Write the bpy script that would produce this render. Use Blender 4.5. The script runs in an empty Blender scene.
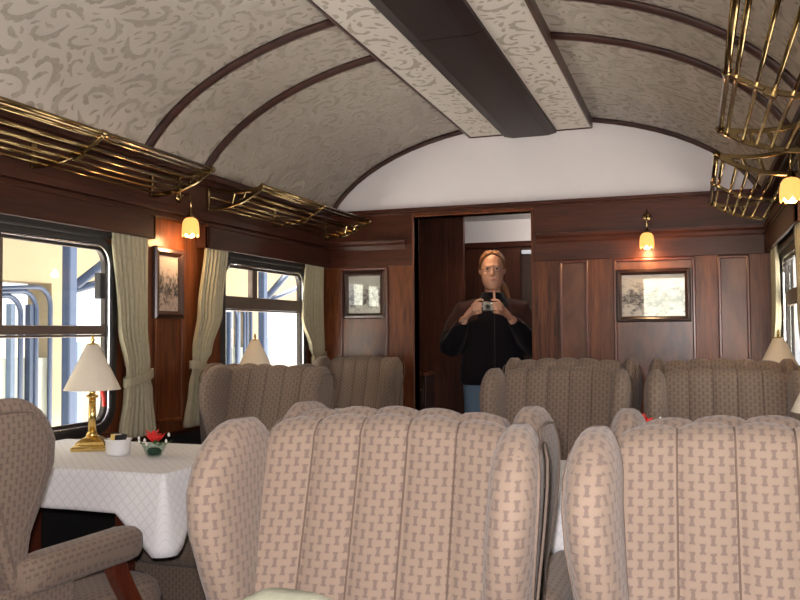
import bpy, bmesh, math, random
from mathutils import Vector, Matrix, noise
R = math.radians
PI = math.pi
sc = bpy.context.scene
col = sc.collection
rnd = random.Random(7)

# ------------------------------------------------------------------ materials
def nodes_of(name):
    m = bpy.data.materials.new(name); m.use_nodes = True
    nt = m.node_tree
    b = nt.nodes.get('Principled BSDF')
    return m, nt, b

def N(nt, typ, **kw):
    n = nt.nodes.new(typ)
    for k, v in kw.items():
        setattr(n, k, v)
    return n

def mathn(nt, op, a, b=None, c=None):
    n = N(nt, 'ShaderNodeMath', operation=op)
    for i, x in enumerate((a, b, c)):
        if x is None: continue
        if isinstance(x, (int, float)): n.inputs[i].default_value = x
        else: nt.links.new(x, n.inputs[i])
    return n.outputs[0]

def mixc(nt, fac, a, b):
    n = N(nt, 'ShaderNodeMix', data_type='RGBA')
    if isinstance(fac, (int, float)): n.inputs[0].default_value = fac
    else: nt.links.new(fac, n.inputs[0])
    for i, x in ((6, a), (7, b)):
        if isinstance(x, tuple): n.inputs[i].default_value = (*x, 1) if len(x) == 3 else x
        else: nt.links.new(x, n.inputs[i])
    return n.outputs[2]

def plain(name, c, rough=.6, metal=0, spec=.5, coat=0, sheen=0, var=.06, vscale=30):
    m, nt, b = nodes_of(name)
    tc = N(nt, 'ShaderNodeTexCoord'); nz = N(nt, 'ShaderNodeTexNoise')
    nz.inputs['Scale'].default_value = vscale; nz.inputs['Detail'].default_value = 3
    nt.links.new(tc.outputs['Object'], nz.inputs['Vector'])
    d = tuple(max(0, x * (1 - var * 2.2)) for x in c); e = tuple(min(1, x * (1 + var * 2.2)) for x in c)
    nt.links.new(mixc(nt, nz.outputs['Fac'], d, e), b.inputs['Base Color'])
    b.inputs['Roughness'].default_value = rough; b.inputs['Metallic'].default_value = metal
    b.inputs['Specular IOR Level'].default_value = spec
    b.inputs['Coat Weight'].default_value = coat; b.inputs['Coat Roughness'].default_value = .15
    if sheen: b.inputs['Sheen Weight'].default_value = sheen
    return m

def wood(name, c0, c1, axis=2, rough=.33, coat=.35, sc1=14, stretch=.08, blotch=.5, spec=.5):
    m, nt, b = nodes_of(name)
    tc = N(nt, 'ShaderNodeTexCoord'); mp = N(nt, 'ShaderNodeMapping')
    s = [1, 1, 1]; s[axis] = stretch
    mp.inputs['Scale'].default_value = s
    nt.links.new(tc.outputs['Object'], mp.inputs['Vector'])
    n1 = N(nt, 'ShaderNodeTexNoise'); n1.inputs['Scale'].default_value = sc1 * 5; n1.inputs['Detail'].default_value = 6
    n1.inputs['Distortion'].default_value = .6
    nt.links.new(mp.outputs[0], n1.inputs['Vector'])
    n2 = N(nt, 'ShaderNodeTexNoise'); n2.inputs['Scale'].default_value = sc1 * .7; n2.inputs['Detail'].default_value = 3
    n2.inputs['Distortion'].default_value = 1.2
    nt.links.new(mp.outputs[0], n2.inputs['Vector'])
    f = mathn(nt, 'ADD', mathn(nt, 'MULTIPLY', n1.outputs['Fac'], 1 - blotch), mathn(nt, 'MULTIPLY', n2.outputs['Fac'], blotch))
    f = mathn(nt, 'MULTIPLY_ADD', f, 3.2, -1.1)
    n = N(nt, 'ShaderNodeClamp'); nt.links.new(f, n.inputs[0])
    nt.links.new(mixc(nt, n.outputs[0], c0, c1), b.inputs['Base Color'])
    b.inputs['Roughness'].default_value = rough
    b.inputs['Specular IOR Level'].default_value = spec
    b.inputs['Coat Weight'].default_value = coat; b.inputs['Coat Roughness'].default_value = .22
    return m

def upholstery(name, base, motif):
    m, nt, b = nodes_of(name)
    uv = N(nt, 'ShaderNodeUVMap'); sp = N(nt, 'ShaderNodeSeparateXYZ')
    nt.links.new(uv.outputs[0], sp.inputs[0])
    wob = N(nt, 'ShaderNodeTexNoise'); wob.inputs['Scale'].default_value = 560; wob.inputs['Detail'].default_value = 1
    nt.links.new(uv.outputs[0], wob.inputs['Vector'])
    w = mathn(nt, 'MULTIPLY_ADD', wob.outputs['Fac'], .34, -.17)
    us = mathn(nt, 'DIVIDE', sp.outputs[0], .0148)
    cx = mathn(nt, 'FLOOR', us)
    fx = mathn(nt, 'ABSOLUTE', mathn(nt, 'ADD', mathn(nt, 'SUBTRACT', mathn(nt, 'FRACT', us), .5), w))
    odd = mathn(nt, 'MULTIPLY', mathn(nt, 'FLOORED_MODULO', cx, 2.0), .5)
    vs = mathn(nt, 'ADD', mathn(nt, 'DIVIDE', sp.outputs[1], .0262), odd)
    fy = mathn(nt, 'ABSOLUTE', mathn(nt, 'ADD', mathn(nt, 'SUBTRACT', mathn(nt, 'FRACT', vs), .5), mathn(nt, 'MULTIPLY', w, .5)))
    ends = mathn(nt, 'GREATER_THAN', fy, .17)
    half = mathn(nt, 'MULTIPLY_ADD', ends, .11, .19)
    inx = mathn(nt, 'LESS_THAN', fx, half)
    iny = mathn(nt, 'LESS_THAN', fy, .30)
    f = mathn(nt, 'MULTIPLY', inx, iny)
    fine = N(nt, 'ShaderNodeTexNoise'); fine.inputs['Scale'].default_value = 900
    nt.links.new(uv.outputs[0], fine.inputs['Vector'])
    f = mathn(nt, 'MULTIPLY', f, mathn(nt, 'MULTIPLY_ADD', fine.outputs['Fac'], 1.5, .12))
    cl = N(nt, 'ShaderNodeClamp'); nt.links.new(f, cl.inputs[0])
    # weave
    wv = N(nt, 'ShaderNodeTexNoise'); wv.inputs['Scale'].default_value = 1500
    nt.links.new(uv.outputs[0], wv.inputs['Vector'])
    d = tuple(x * .86 for x in base); e = tuple(x * 1.12 for x in base)
    bc = mixc(nt, wv.outputs['Fac'], d, e)
    nt.links.new(mixc(nt, cl.outputs[0], bc, motif), b.inputs['Base Color'])
    b.inputs['Roughness'].default_value = .85
    b.inputs['Sheen Weight'].default_value = .15
    b.inputs['Specular IOR Level'].default_value = .2
    bp = N(nt, 'ShaderNodeBump'); bp.inputs['Strength'].default_value = .25; bp.inputs['Distance'].default_value = .002
    nt.links.new(cl.outputs[0], bp.inputs['Height']); nt.links.new(bp.outputs[0], b.inputs['Normal'])
    return m

def emit(name, c, s, mixdiff=None):
    m, nt, b = nodes_of(name)
    b.inputs['Base Color'].default_value = (c[0]*.2, c[1]*.2, c[2]*.2, 1)
    b.inputs['Emission Color'].default_value = (*c, 1); b.inputs['Emission Strength'].default_value = s
    b.inputs['Roughness'].default_value = .3
    return m

def glass(name, tint=(1, 1, 1), refl=1.0, ior=1.45):
    m = bpy.data.materials.new(name); m.use_nodes = True; nt = m.node_tree
    for n in list(nt.nodes): nt.nodes.remove(n)
    o = N(nt, 'ShaderNodeOutputMaterial'); t = N(nt, 'ShaderNodeBsdfTransparent'); t.inputs[0].default_value = (*tint, 1)
    g = N(nt, 'ShaderNodeBsdfGlossy'); g.inputs['Roughness'].default_value = .01
    f = N(nt, 'ShaderNodeFresnel'); f.inputs[0].default_value = ior
    mx = N(nt, 'ShaderNodeMixShader')
    ge = N(nt, 'ShaderNodeNewGeometry')
    front = mathn(nt, 'SUBTRACT', refl, mathn(nt, 'MULTIPLY', ge.outputs['Backfacing'], refl))
    nt.links.new(mathn(nt, 'MULTIPLY', f.outputs[0], front), mx.inputs[0]); nt.links.new(t.outputs[0], mx.inputs[1]); nt.links.new(g.outputs[0], mx.inputs[2])
    nt.links.new(mx.outputs[0], o.inputs[0])
    return m

def photo_mat(name, seed, tone=(.62, .58, .52)):
    """a generic old black and white photograph: pale sky, dark figures, pale ground"""
    m, nt, b = nodes_of(name)
    uv = N(nt, 'ShaderNodeUVMap'); sp = N(nt, 'ShaderNodeSeparateXYZ'); nt.links.new(uv.outputs[0], sp.inputs[0])
    mp = N(nt, 'ShaderNodeMapping'); mp.inputs['Location'].default_value = (seed * 3.1, seed * 1.7, seed)
    nt.links.new(uv.outputs[0], mp.inputs[0])
    n1 = N(nt, 'ShaderNodeTexNoise'); n1.inputs['Scale'].default_value = 9; n1.inputs['Detail'].default_value = 8; n1.inputs['Roughness'].default_value = .7
    nt.links.new(mp.outputs[0], n1.inputs['Vector'])
    vo = N(nt, 'ShaderNodeTexVoronoi'); vo.inputs['Scale'].default_value = 13; nt.links.new(mp.outputs[0], vo.inputs['Vector'])
    band = mathn(nt, 'SUBTRACT', .30, mathn(nt, 'ABSOLUTE', mathn(nt, 'SUBTRACT', sp.outputs[1], .40)))
    band = mathn(nt, 'MULTIPLY', band, 3.0)
    f = mathn(nt, 'ADD', band, mathn(nt, 'MULTIPLY_ADD', n1.outputs['Fac'], 6.0, -3.0))
    f = mathn(nt, 'SUBTRACT', f, mathn(nt, 'MULTIPLY', mathn(nt, 'LESS_THAN', vo.outputs['Distance'], .22), .5))
    cl = N(nt, 'ShaderNodeClamp'); nt.links.new(f, cl.inputs[0])
    nt.links.new(mixc(nt, cl.outputs[0], tone, (.05, .05, .05)), b.inputs['Base Color'])
    b.inputs['Roughness'].default_value = .5
    return m

M = {}
M['wood'] = wood('mahogany_vertical', (.046, .0115, .0045), (.225, .066, .0205), 2, coat=.06, rough=.36, spec=.33)
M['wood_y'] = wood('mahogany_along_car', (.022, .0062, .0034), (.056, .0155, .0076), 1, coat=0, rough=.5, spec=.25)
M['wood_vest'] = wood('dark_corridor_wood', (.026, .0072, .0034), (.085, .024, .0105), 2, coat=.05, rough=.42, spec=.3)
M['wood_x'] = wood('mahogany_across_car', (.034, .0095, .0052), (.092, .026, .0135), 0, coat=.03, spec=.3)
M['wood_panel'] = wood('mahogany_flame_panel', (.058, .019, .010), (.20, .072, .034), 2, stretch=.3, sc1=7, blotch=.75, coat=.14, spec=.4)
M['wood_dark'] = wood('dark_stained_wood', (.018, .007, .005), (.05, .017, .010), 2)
M['rib'] = wood('dark_rib_wood', (.030, .012, .010), (.060, .022, .016), 0, rough=.4, coat=.2)
M['paper'] = plain('ceiling_paper', (.54, .50, .46), .75, var=.02, vscale=8, spec=.3)
M['paper_motif'] = plain('ceiling_paper_scroll', (.340, .305, .258), .8, var=.12, vscale=60, spec=.25)
M['white'] = plain('white_painted_panel', (.76, .735, .765), .5, var=.012, vscale=5)
M['duct_dark'] = plain('dark_brown_duct_panel', (.017, .0095, .0095), .48, var=.1, vscale=14, spec=.22)
M['fabric'] = upholstery('wing_chair_fabric', (.226, .168, .127), (.138, .102, .083))
M['piping'] = plain('wing_chair_piping', (.165, .122, .094), .85, var=.15, vscale=300)
M['seam'] = plain('dark_seam_thread', (.11, .075, .055), .9)
M['chair_wood'] = wood('red_mahogany_chair_wood', (.07, .014, .007), (.15, .034, .016), 2, coat=.5)
M['brass'] = plain('polished_brass', (.78, .56, .20), .16, 1.0, var=.04)
M['brass_dark'] = plain('antique_brass', (.33, .235, .11), .16, 1.0, var=.1)
M['shade'] = plain('ivory_lamp_shade', (.80, .73, .60), .8, var=.02, vscale=90)
M['cloth'] = None
M['curtain'] = plain('sage_cream_curtain', (.40, .365, .255), .9, var=.07, vscale=40, spec=.1)
M['frame_metal'] = plain('bronze_window_frame', (.035, .028, .024), .5, .25, var=.08)
M['sash'] = plain('brown_sash', (.13, .095, .075), .4, .3, var=.08)
M['chrome'] = plain('chrome', (.75, .75, .78), .12, 1.0, var=.02)
M['black'] = plain('matt_black', (.012, .012, .013), .6)
M['rubber'] = plain('black_rubber', (.015, .014, .014), .55)
M['glass'] = glass('window_glass')
M['picglass'] = glass('picture_glass', (.97, .97, .97), 1.0, 2.0)
M['clearglass'] = glass('bowl_glass', (.82, .88, .86))
M['porcelain'] = plain('white_porcelain', (.78, .78, .78), .18, var=.01)
M['red_petal'] = plain('red_petal', (.72, .025, .02), .5, var=.15, vscale=80)
M['green_leaf'] = plain('green_leaf', (.05, .15, .035), .5, var=.2, vscale=80)
M['white_bud'] = plain('white_bud', (.85, .85, .80), .5)
M['moss'] = plain('dark_green_foam', (.015, .06, .035), .8, var=.3, vscale=200)
M['packet_w'] = plain('white_packet', (.8, .8, .8), .5)
M['packet_b'] = plain('black_packet', (.02, .02, .025), .4)
M['packet_y'] = plain('yellow_packet', (.75, .55, .15), .5)
M['canvas'] = plain('pale_green_canvas', (.27, .275, .20), .85, var=.06, vscale=120)
M['thread'] = plain('pale_stitching', (.72, .72, .60), .8)
M['carpet'] = plain('dark_patterned_carpet', (.035, .03, .035), .95, var=.4, vscale=25, spec=.1)
M['skin'] = plain('skin', (.68, .37, .26), .5, var=.05, vscale=40)
M['lip'] = plain('lips', (.42, .14, .12), .5)
M['hair'] = plain('auburn_grey_hair', (.27, .125, .055), .45, var=.25, vscale=120)
M['jeans'] = plain('light_blue_denim', (.17, .28, .42), .85, var=.1, vscale=160)
M['shoe'] = plain('dark_shoe', (.03, .025, .02), .5)
M['eye'] = plain('dark_eye', (.03, .025, .02), .25)
M['silver'] = plain('silver_camera_body', (.20, .18, .155), .4, .4, var=.03)
M['concrete'] = plain('platform_concrete', (.55, .53, .50), .85, var=.08, vscale=3)
M['cream_wall'] = plain('cream_station_wall', (.30, .245, .150), .8, var=.03, vscale=3)
M['blue_paint'] = plain('blue_painted_steel', (.016, .033, .075), .45, var=.06)
M['pale_blue'] = plain('pale_blue_paint', (.085, .125, .19), .5, var=.04)
M['green_wall'] = plain('pale_green_wall', (.46, .49, .43), .8, var=.05, vscale=2)
M['white_wall'] = plain('white_rendered_wall', (.85, .84, .80), .8, var=.02, vscale=3)
M['redplastic'] = plain('red_plastic', (.6, .03, .02), .4)
M['bulb_glow'] = emit('bulb_glow', (1.0, .80, .48), 26)
M['tulip'] = emit('lit_tulip_glass', (1.0, .43, .11), 1.05)
M['downlight'] = emit('downlight_glow', (1.0, .85, .6), 20)
M['tube'] = emit('lit_tube', (.95, .95, 1.0), .3)
M['photo_a'] = photo_mat('old_photograph_a', 1.3, (.62, .52, .46))
M['photo_b'] = photo_mat('old_photograph_b', 4.1, (.50, .50, .44))
M['photo_c'] = photo_mat('old_photograph_c', 7.7, (.66, .62, .56))

def cloth_mat():
    m, nt, b = nodes_of('white_damask_tablecloth')
    uv = N(nt, 'ShaderNodeUVMap'); sp = N(nt, 'ShaderNodeSeparateXYZ'); nt.links.new(uv.outputs[0], sp.inputs[0])
    def line(op):
        s = mathn(nt, op, sp.outputs[0], sp.outputs[1])
        fr = mathn(nt, 'FRACT', mathn(nt, 'DIVIDE', s, .034))
        return mathn(nt, 'LESS_THAN', mathn(nt, 'ABSOLUTE', mathn(nt, 'SUBTRACT', fr, .5)), .09)
    f = mathn(nt, 'MAXIMUM', line('ADD'), line('SUBTRACT'))
    nt.links.new(mixc(nt, f, (.80, .80, .81), (.71, .72, .74)), b.inputs['Base Color'])
    b.inputs['Roughness'].default_value = .8; b.inputs['Specular IOR Level'].default_value = .2
    return m
M['cloth'] = cloth_mat()

def jacket_mat():
    m, nt, b = nodes_of('navy_and_maroon_fleece')
    tc = N(nt, 'ShaderNodeTexCoord'); sp = N(nt, 'ShaderNodeSeparateXYZ'); nt.links.new(tc.outputs['Object'], sp.inputs[0])
    nz = N(nt, 'ShaderNodeTexNoise'); nz.inputs['Scale'].default_value = 140; nt.links.new(tc.outputs['Object'], nz.inputs['Vector'])
    ax = mathn(nt, 'ABSOLUTE', sp.outputs[0])
    yoke = mathn(nt, 'MULTIPLY', mathn(nt, 'GREATER_THAN', ax, .10),
                 mathn(nt, 'GREATER_THAN', mathn(nt, 'MULTIPLY_ADD', ax, .35, sp.outputs[2]), 1.335))
    c = mixc(nt, yoke, (.009, .009, .014), (.060, .028, .027))
    nt.links.new(mixc(nt, mathn(nt, 'MULTIPLY', nz.outputs['Fac'], .25), c, (.03, .022, .026)), b.inputs['Base Color'])
    b.inputs['Roughness'].default_value = .95; b.inputs['Sheen Weight'].default_value = .08
    b.inputs['Specular IOR Level'].default_value = .15
    return m
M['jacket'] = jacket_mat()

# ------------------------------------------------------------------ mesh builder
class MB:
    def __init__(s):
        s.v = []; s.f = []; s.uv = []; s.mi = []; s.sm = []
    def add(s, vs, fs, uvs=None, mi=0, smooth=True):
        o = len(s.v)
        s.v += [tuple(v) for v in vs]
        for k, f in enumerate(fs):
            s.f.append([i + o for i in f]); s.mi.append(mi); s.sm.append(smooth)
            s.uv.append([uvs[i] for i in f] if uvs else None)
        return s
    def box(s, x0, x1, y0, y1, z0, z1, mi=0):
        vs = [(x0,y0,z0),(x1,y0,z0),(x1,y1,z0),(x0,y1,z0),(x0,y0,z1),(x1,y0,z1),(x1,y1,z1),(x0,y1,z1)]
        return s.add(vs, [(0,3,2,1),(4,5,6,7),(0,1,5,4),(1,2,6,5),(2,3,7,6),(3,0,4,7)], mi=mi, smooth=False)
    def loft(s, loops, cap0=True, cap1=True, mi=0, closed=True, smooth=True, uv=False, uoff=0):
        n = len(loops[0]); vs = []; uvs = []
        vacc = 0; prev = None
        for lp in loops:
            pts = [Vector(p) for p in lp]
            if prev is not None:
                vacc += sum((a - b).length for a, b in zip(pts, prev)) / n
            u = uoff
            for i, p in enumerate(pts):
                if i: u += (p - pts[i-1]).length
                vs.append(tuple(p)); uvs.append((u, vacc))
            prev = pts
        o = len(s.v); s.v += vs
        m = n if closed else n - 1
        for j in range(len(loops) - 1):
            for i in range(m):
                i2 = (i + 1) % n
                q = [j*n+i, j*n+i2, (j+1)*n+i2, (j+1)*n+i]
                s.f.append([k + o for k in q]); s.mi.append(mi); s.sm.append(smooth)
                if uv:
                    uq = [uvs[k] for k in q]
                    if i2 == 0 and closed:
                        w = uvs[j*n+n-1][0] + .01
                        uq[1] = (w, uvs[q[1]][1]); uq[2] = (w, uvs[q[2]][1])
                    s.uv.append(uq)
                else: s.uv.append(None)
        if cap0: s.f.append([o + i for i in range(n)][::-1]); s.mi.append(mi); s.sm.append(smooth); s.uv.append([uvs[i] for i in range(n)][::-1] if uv else None)
        if cap1:
            b = (len(loops) - 1) * n
            s.f.append([o + b + i for i in range(n)]); s.mi.append(mi); s.sm.append(smooth); s.uv.append([uvs[b+i] for i in range(n)] if uv else None)
        return s
    def tube(s, pts, r, n=8, closed=False, mi=0, flat=1.0, uv=False):
        pts = [Vector(p) for p in pts]; k = len(pts)
        rs = r if isinstance(r, (list, tuple)) else [r] * k
        up = None; loops = []
        for i, p in enumerate(pts):
            if closed: t = pts[(i+1) % k] - pts[i-1]
            else: t = pts[min(i+1, k-1)] - pts[max(i-1, 0)]
            t.normalize()
            if up is None:
                up = Vector((0,0,1)) if abs(t.z) < .9 else Vector((1,0,0))
            a = (up - t * up.dot(t)).normalized(); b = t.cross(a); up = a
            loops.append([p + (a * math.cos(2*PI*j/n) * flat + b * math.sin(2*PI*j/n)) * rs[i] for j in range(n)])
        if closed:
            loops.append(loops[0])
            return s.loft(loops, False, False, mi, uv=uv)
        return s.loft(loops, True, True, mi, uv=uv)
    def lathe(s, prof, n=24, c=(0,0,0), mi=0, cap0=True, cap1=True):
        loops = [[(c[0] + r*math.cos(2*PI*j/n), c[1] + r*math.sin(2*PI*j/n), c[2] + z) for j in range(n)] for r, z in prof]
        return s.loft(loops, cap0, cap1, mi)
    def sqlathe(s, prof, c=(0,0,0), mi=0):
        loops = [[(c[0]+sx*r, c[1]+sy*r, c[2]+z) for sx, sy in ((-1,-1),(1,-1),(1,1),(-1,1))] for r, z in prof]
        return s.loft(loops, True, True, mi, smooth=False)
    def prism(s, poly, h0, h1, axis, mi=0, smooth=False):
        def P(a, b, h): return {'x': (h, a, b), 'y': (a, h, b), 'z': (a, b, h)}[axis]
        return s.loft([[P(a, b, h0) for a, b in poly], [P(a, b, h1) for a, b in poly]], True, True, mi, smooth=smooth)
    def boxuv(s):
        for k, f in enumerate(s.f):
            if s.uv[k]: continue
            ps = [Vector(s.v[i]) for i in f]
            n = (ps[1]-ps[0]).cross(ps[2]-ps[0]); a = [abs(x) for x in n]; d = a.index(max(a))
            s.uv[k] = [((p.y, p.z), (p.x, p.z), (p.x, p.y))[d] for p in ps]
        return s
    def xf(s, mat):
        s.v = [tuple(mat @ Vector(v)) for v in s.v]; return s

def mk(name, mb, mats, parent=None, bevel=0, sub=0, solid=0, fixn=True, remesh=0, smooth_it=0, seg=2):
    me = bpy.data.meshes.new(name)
    me.from_pydata(mb.v, [], mb.f)
    if not isinstance(mats, (list, tuple)): mats = [mats]
    for m in mats: me.materials.append(m)
    if any(mb.uv):
        mb.boxuv()
        ul = me.uv_layers.new(name='UVMap')
        li = 0
        for k, f in enumerate(mb.f):
            for q in mb.uv[k]:
                ul.data[li].uv = q; li += 1
    me.polygons.foreach_set('material_index', mb.mi)
    me.polygons.foreach_set('use_smooth', mb.sm)
    if fixn:
        bm = bmesh.new(); bm.from_mesh(me)
        bmesh.ops.recalc_face_normals(bm, faces=bm.faces); bm.to_mesh(me); bm.free()
    me.update()
    o = bpy.data.objects.new(name, me); col.objects.link(o)
    if parent: o.parent = parent
    if remesh:
        md = o.modifiers.new('r', 'REMESH'); md.mode = 'VOXEL'; md.voxel_size = remesh; md.use_smooth_shade = True
        if smooth_it:
            md = o.modifiers.new('s', 'SMOOTH'); md.iterations = smooth_it; md.factor = .5
    if solid:
        md = o.modifiers.new('s', 'SOLIDIFY'); md.thickness = solid; md.offset = 0
    if bevel:
        md = o.modifiers.new('b', 'BEVEL'); md.width = bevel; md.segments = seg; md.limit_method = 'ANGLE'; md.angle_limit = R(40)
    if sub:
        md = o.modifiers.new('d', 'SUBSURF'); md.levels = sub; md.render_levels = sub
    return o

def tag(o, label=None, cat=None, group=None, kind=None):
    if label: o['label'] = label
    if cat: o['category'] = cat
    if group: o['group'] = group
    if kind: o['kind'] = kind
    return o
def thing(name, loc, rz, label, cat, group=None):
    o = bpy.data.objects.new(name, None); col.objects.link(o)
    o.location = loc; o.rotation_euler = (0, 0, rz); o.empty_display_size = .1
    return tag(o, label, cat, group)
def struct(name, mb, mats, label=None, parent=None, **kw):
    o = mk(name, mb, mats, parent, **kw)
    if not parent: tag(o, label, 'building structure', kind='structure')
    return o
def copy_tree(o, parent=None):
    c = o.copy(); col.objects.link(c)
    if parent: c.parent = parent
    for ch in [x for x in o.children]: copy_tree(ch, c)
    return c
def place(o, first, loc, rz, label, cat, group=None):
    if not first: o = copy_tree(o)
    o.location = loc; o.rotation_euler = (0, 0, rz)
    return tag(o, label, cat, group)
def bez(p0, p1, p2, n):
    out = []
    for i in range(n + 1):
        t = i / n
        out.append(tuple((1-t)**2*a + 2*t*(1-t)*b + t*t*c for a, b, c in zip(p0, p1, p2)))
    return out

# ------------------------------------------------------------------ the car: dimensions
XL, XR = -2.36, .425                       # upper wall planes; below the cornice the walls lie .03 further out
XLW, XRW = XL - .03, XR + .03
XC = (XL + XR) / 2
YE, YB = 5.26, -2.6
EA, EB, EZ = 1.41, .744, 1.797            # ceiling ellipse
PITCH = 1.92
WINS = [2.57 - 2*PITCH, 2.57 - PITCH, 2.57, 2.57 + PITCH]     # window centres along the car
WH = .495                                   # window half length
WZ0, WZ1 = .82, 1.605
def ell(phi, off=0):
    return (XC + (EA + off) * math.sin(phi), EZ + (EB + off) * math.cos(phi))
PHI = math.acos((2.018 - EZ) / EB)          # the paper stops at the cornice

# floor
struct('floor', MB().box(XL-.12, XR+.12, YB-.1, YE+1.7, -.1, 0), M['carpet'], 'dark carpeted floor of the dining car')

# side walls (a wall in the middle of three planes, with the window openings left open)
def side_wall(name, xw, sgn, label):
    mb = MB(); xl = xw + sgn*.03; xo = xl + sgn * .048
    a, b = min(xl, xo), max(xl, xo)
    mb.box(a, b, YB, YE, 0, WZ0); mb.box(a, b, YB, YE, WZ1, 1.76)
    a2, b2 = min(xw, xo), max(xw, xo)
    fz_ = MB().box(a2, b2, YB, YE, 1.76, 2.10)
    ys = [YB]
    for c in WINS: ys += [c - WH, c + WH]
    ys.append(YE)
    for i in range(0, len(ys), 2): mb.box(a, b, ys[i], ys[i+1], WZ0, WZ1)
    w = struct(name, mb, M['wood'], label)
    struct('frieze_board', fz_, M['wood_y'], parent=w)  # same mahogany as the wall; its shade is put into the darker tone
    # raised mouldings, ledge and frieze belong to the wall
    mo = MB()
    s = -sgn
    def bx(d, y0, y1, z0, z1):
        x0, x1 = sorted((xw - s*.001, xw + s*d)); mo.box(x0, x1, y0, y1, z0, z1)
    bx(.024, YB, YE, 1.76, 1.785); bx(.042, YB, YE, 1.785, 1.822)
    bx(.03, YB, YE, 1.970, 1.992); bx(.056, YB, YE, 1.992, 2.024)
    xw = xl; bx(.016, YB, YE, .725, .745); bx(.010, YB, YE, 0, .12)
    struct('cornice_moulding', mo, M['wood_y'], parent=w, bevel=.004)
    dd = MB(); x0, x1 = sorted((xl, xl + s*.008)); dd.box(x0, x1, YB, YE, .12, .725); struct('dado', dd, M['black'], parent=w)
    for c in [3.51 - PITCH, 3.51]:
        pm = MB()
        y0, y1, z0, z1 = c - .135, c + .10, .79, 1.63
        for q in ((y0, y1, z1-.022, z1), (y0, y1, z0, z0+.022), (y0, y0+.022, z0, z1), (y1-.022, y1, z0, z1)):
            x0, x1 = sorted((xw - s*.001, xw + s*.016)); pm.box(x0, x1, *q)
        struct('pier_panel_moulding', pm, M['wood'], parent=w, bevel=.005)
    return w
side_wall('wall_left', XL, -1, 'left mahogany wall of the dining car with window openings')
side_wall('wall_right', XR, 1, 'right mahogany wall of the dining car with window openings')

# end wall with the doorway
DX0, DX1, DZ = -1.723, -.954, 1.962
mb = MB()
mb.box(XLW, DX0, YE, YE+.10, 0, 2.02); mb.box(DX1, XRW, YE, YE+.10, 0, 2.02); mb.box(DX0, DX1, YE, YE+.10, DZ, 2.02)
we = struct('wall_end', mb, M['wood'], 'mahogany panelled end wall with open doorway')
up = MB()   # upper rails run across
up.box(XL, DX0-.012, YE-.006, YE, 1.648, 2.0); up.box(DX1+.012, XR, YE-.006, YE, 1.648, 2.0)
up.box(XL, XR, YE-.012, YE, 1.985, 2.0); up.box(XL, XR, YE-.024, YE, 2.0, 2.022)
struct('frieze_board', up, M['wood_x'], parent=we, bevel=.003)
mo = MB()
def cornice_profile(x0, x1):
    prof = [(YE-.004, 1.757), (YE-.012, 1.757), (YE-.018, 1.768), (YE-.022, 1.785), (YE-.036, 1.797), (YE-.04, 1.815), (YE-.004, 1.82)]
    mo.loft([[(x0, y, z) for y, z in prof], [(x1, y, z) for y, z in prof]], smooth=False)
cornice_profile(XL+.03, DX0-.055); cornice_profile(DX1+.035, XR-.03)
struct('cornice_moulding', mo, M['wood_x'], parent=we)
db = MB()
db.box(DX0-.012, DX0, YE-.012, YE+.1, 0, DZ+.012); db.box(DX1, DX1+.012, YE-.012, YE+.1, 0, DZ+.012)
db.box(DX0, DX1, YE-.012, YE+.1, DZ, DZ+.012)
struct('door_architrave', db, M['wood'], parent=we, bevel=.003)
for nm, x0, x1 in (('panel_moulding', -2.245, -1.905), ('panel_moulding', -.785, -.608), ('panel_moulding', -.46, .008), ('panel_moulding', .129, .303)):
    pm = MB(); z0, z1, w = .35, 1.646, .020
    y0 = YE - .017
    for q in ((x0, x1, z1-w, z1), (x0, x1, z0, z0+w)): pm.box(q[0], q[1], y0, YE, q[2], q[3])
    pm.box(x0, x0+w, y0, YE, z0, z1); pm.box(x1-w, x1, y0, YE, z0, z1)
    struct(nm, pm, M['chair_wood'], parent=we, bevel=.007, seg=3)
    fl = MB().box(x0+w, x1-w, YE-.003, YE, z0+w, z1-w)
    struct('panel_field', fl, M['wood_panel'], parent=we)
# white tympanum
pts = [(XL, 2.02)] + [(ell(p, .02)[0], ell(p, .02)[1]) for p in [(-PHI + 2*PHI*i/40) for i in range(41)]] + [(XR, 2.02)]
struct('wall_end_tympanum', MB().prism(pts, YE+.005, YE+.10, 'y'), M['white'], 'white arched panel above the end wall')
# rear wall with a glazed door (behind the photographer)
mb = MB()
RX0, RX1, RZ0, RZ1 = -.74, -.10, .95, 2.0
mb.box(XL, RX0, YB-.1, YB, 0, 2.02); mb.box(RX1, .0, YB-.1, YB, 0, 2.02); mb.box(RX0, RX1, YB-.1, YB, 0, RZ0); mb.box(RX0, RX1, YB-.1, YB, RZ1, 2.02)
mb.box(.0, XR, YB-.1, YB, 0, .9); mb.box(.0, XR, YB-.1, YB, 1.7, 2.02); mb.box(.36, XR, YB-.1, YB, .9, 1.7)
pts2 = [(XL, 2.02)] + pts[1:-1] + [(XR, 2.02)]
mb.prism(pts2, YB-.1, YB, 'y')
struct('wall_back', mb, M['wood'], 'rear wall of the dining car behind the camera')

# ceiling shell
def shell(y0, y1):
    m = MB(); n = 48
    loops = []
    for y in (y0, y1):
        inn = [(ell(p)[0], y, ell(p)[1]) for p in [(-PHI + 2*PHI*i/n) for i in range(n+1)]]
        out = [(ell(p, .05)[0], y, ell(p, .05)[1]) for p in [(PHI - 2*PHI*i/n) for i in range(n+1)]]
        loops.append(inn + out)
    m.loft(loops, True, True)
    return m

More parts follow.
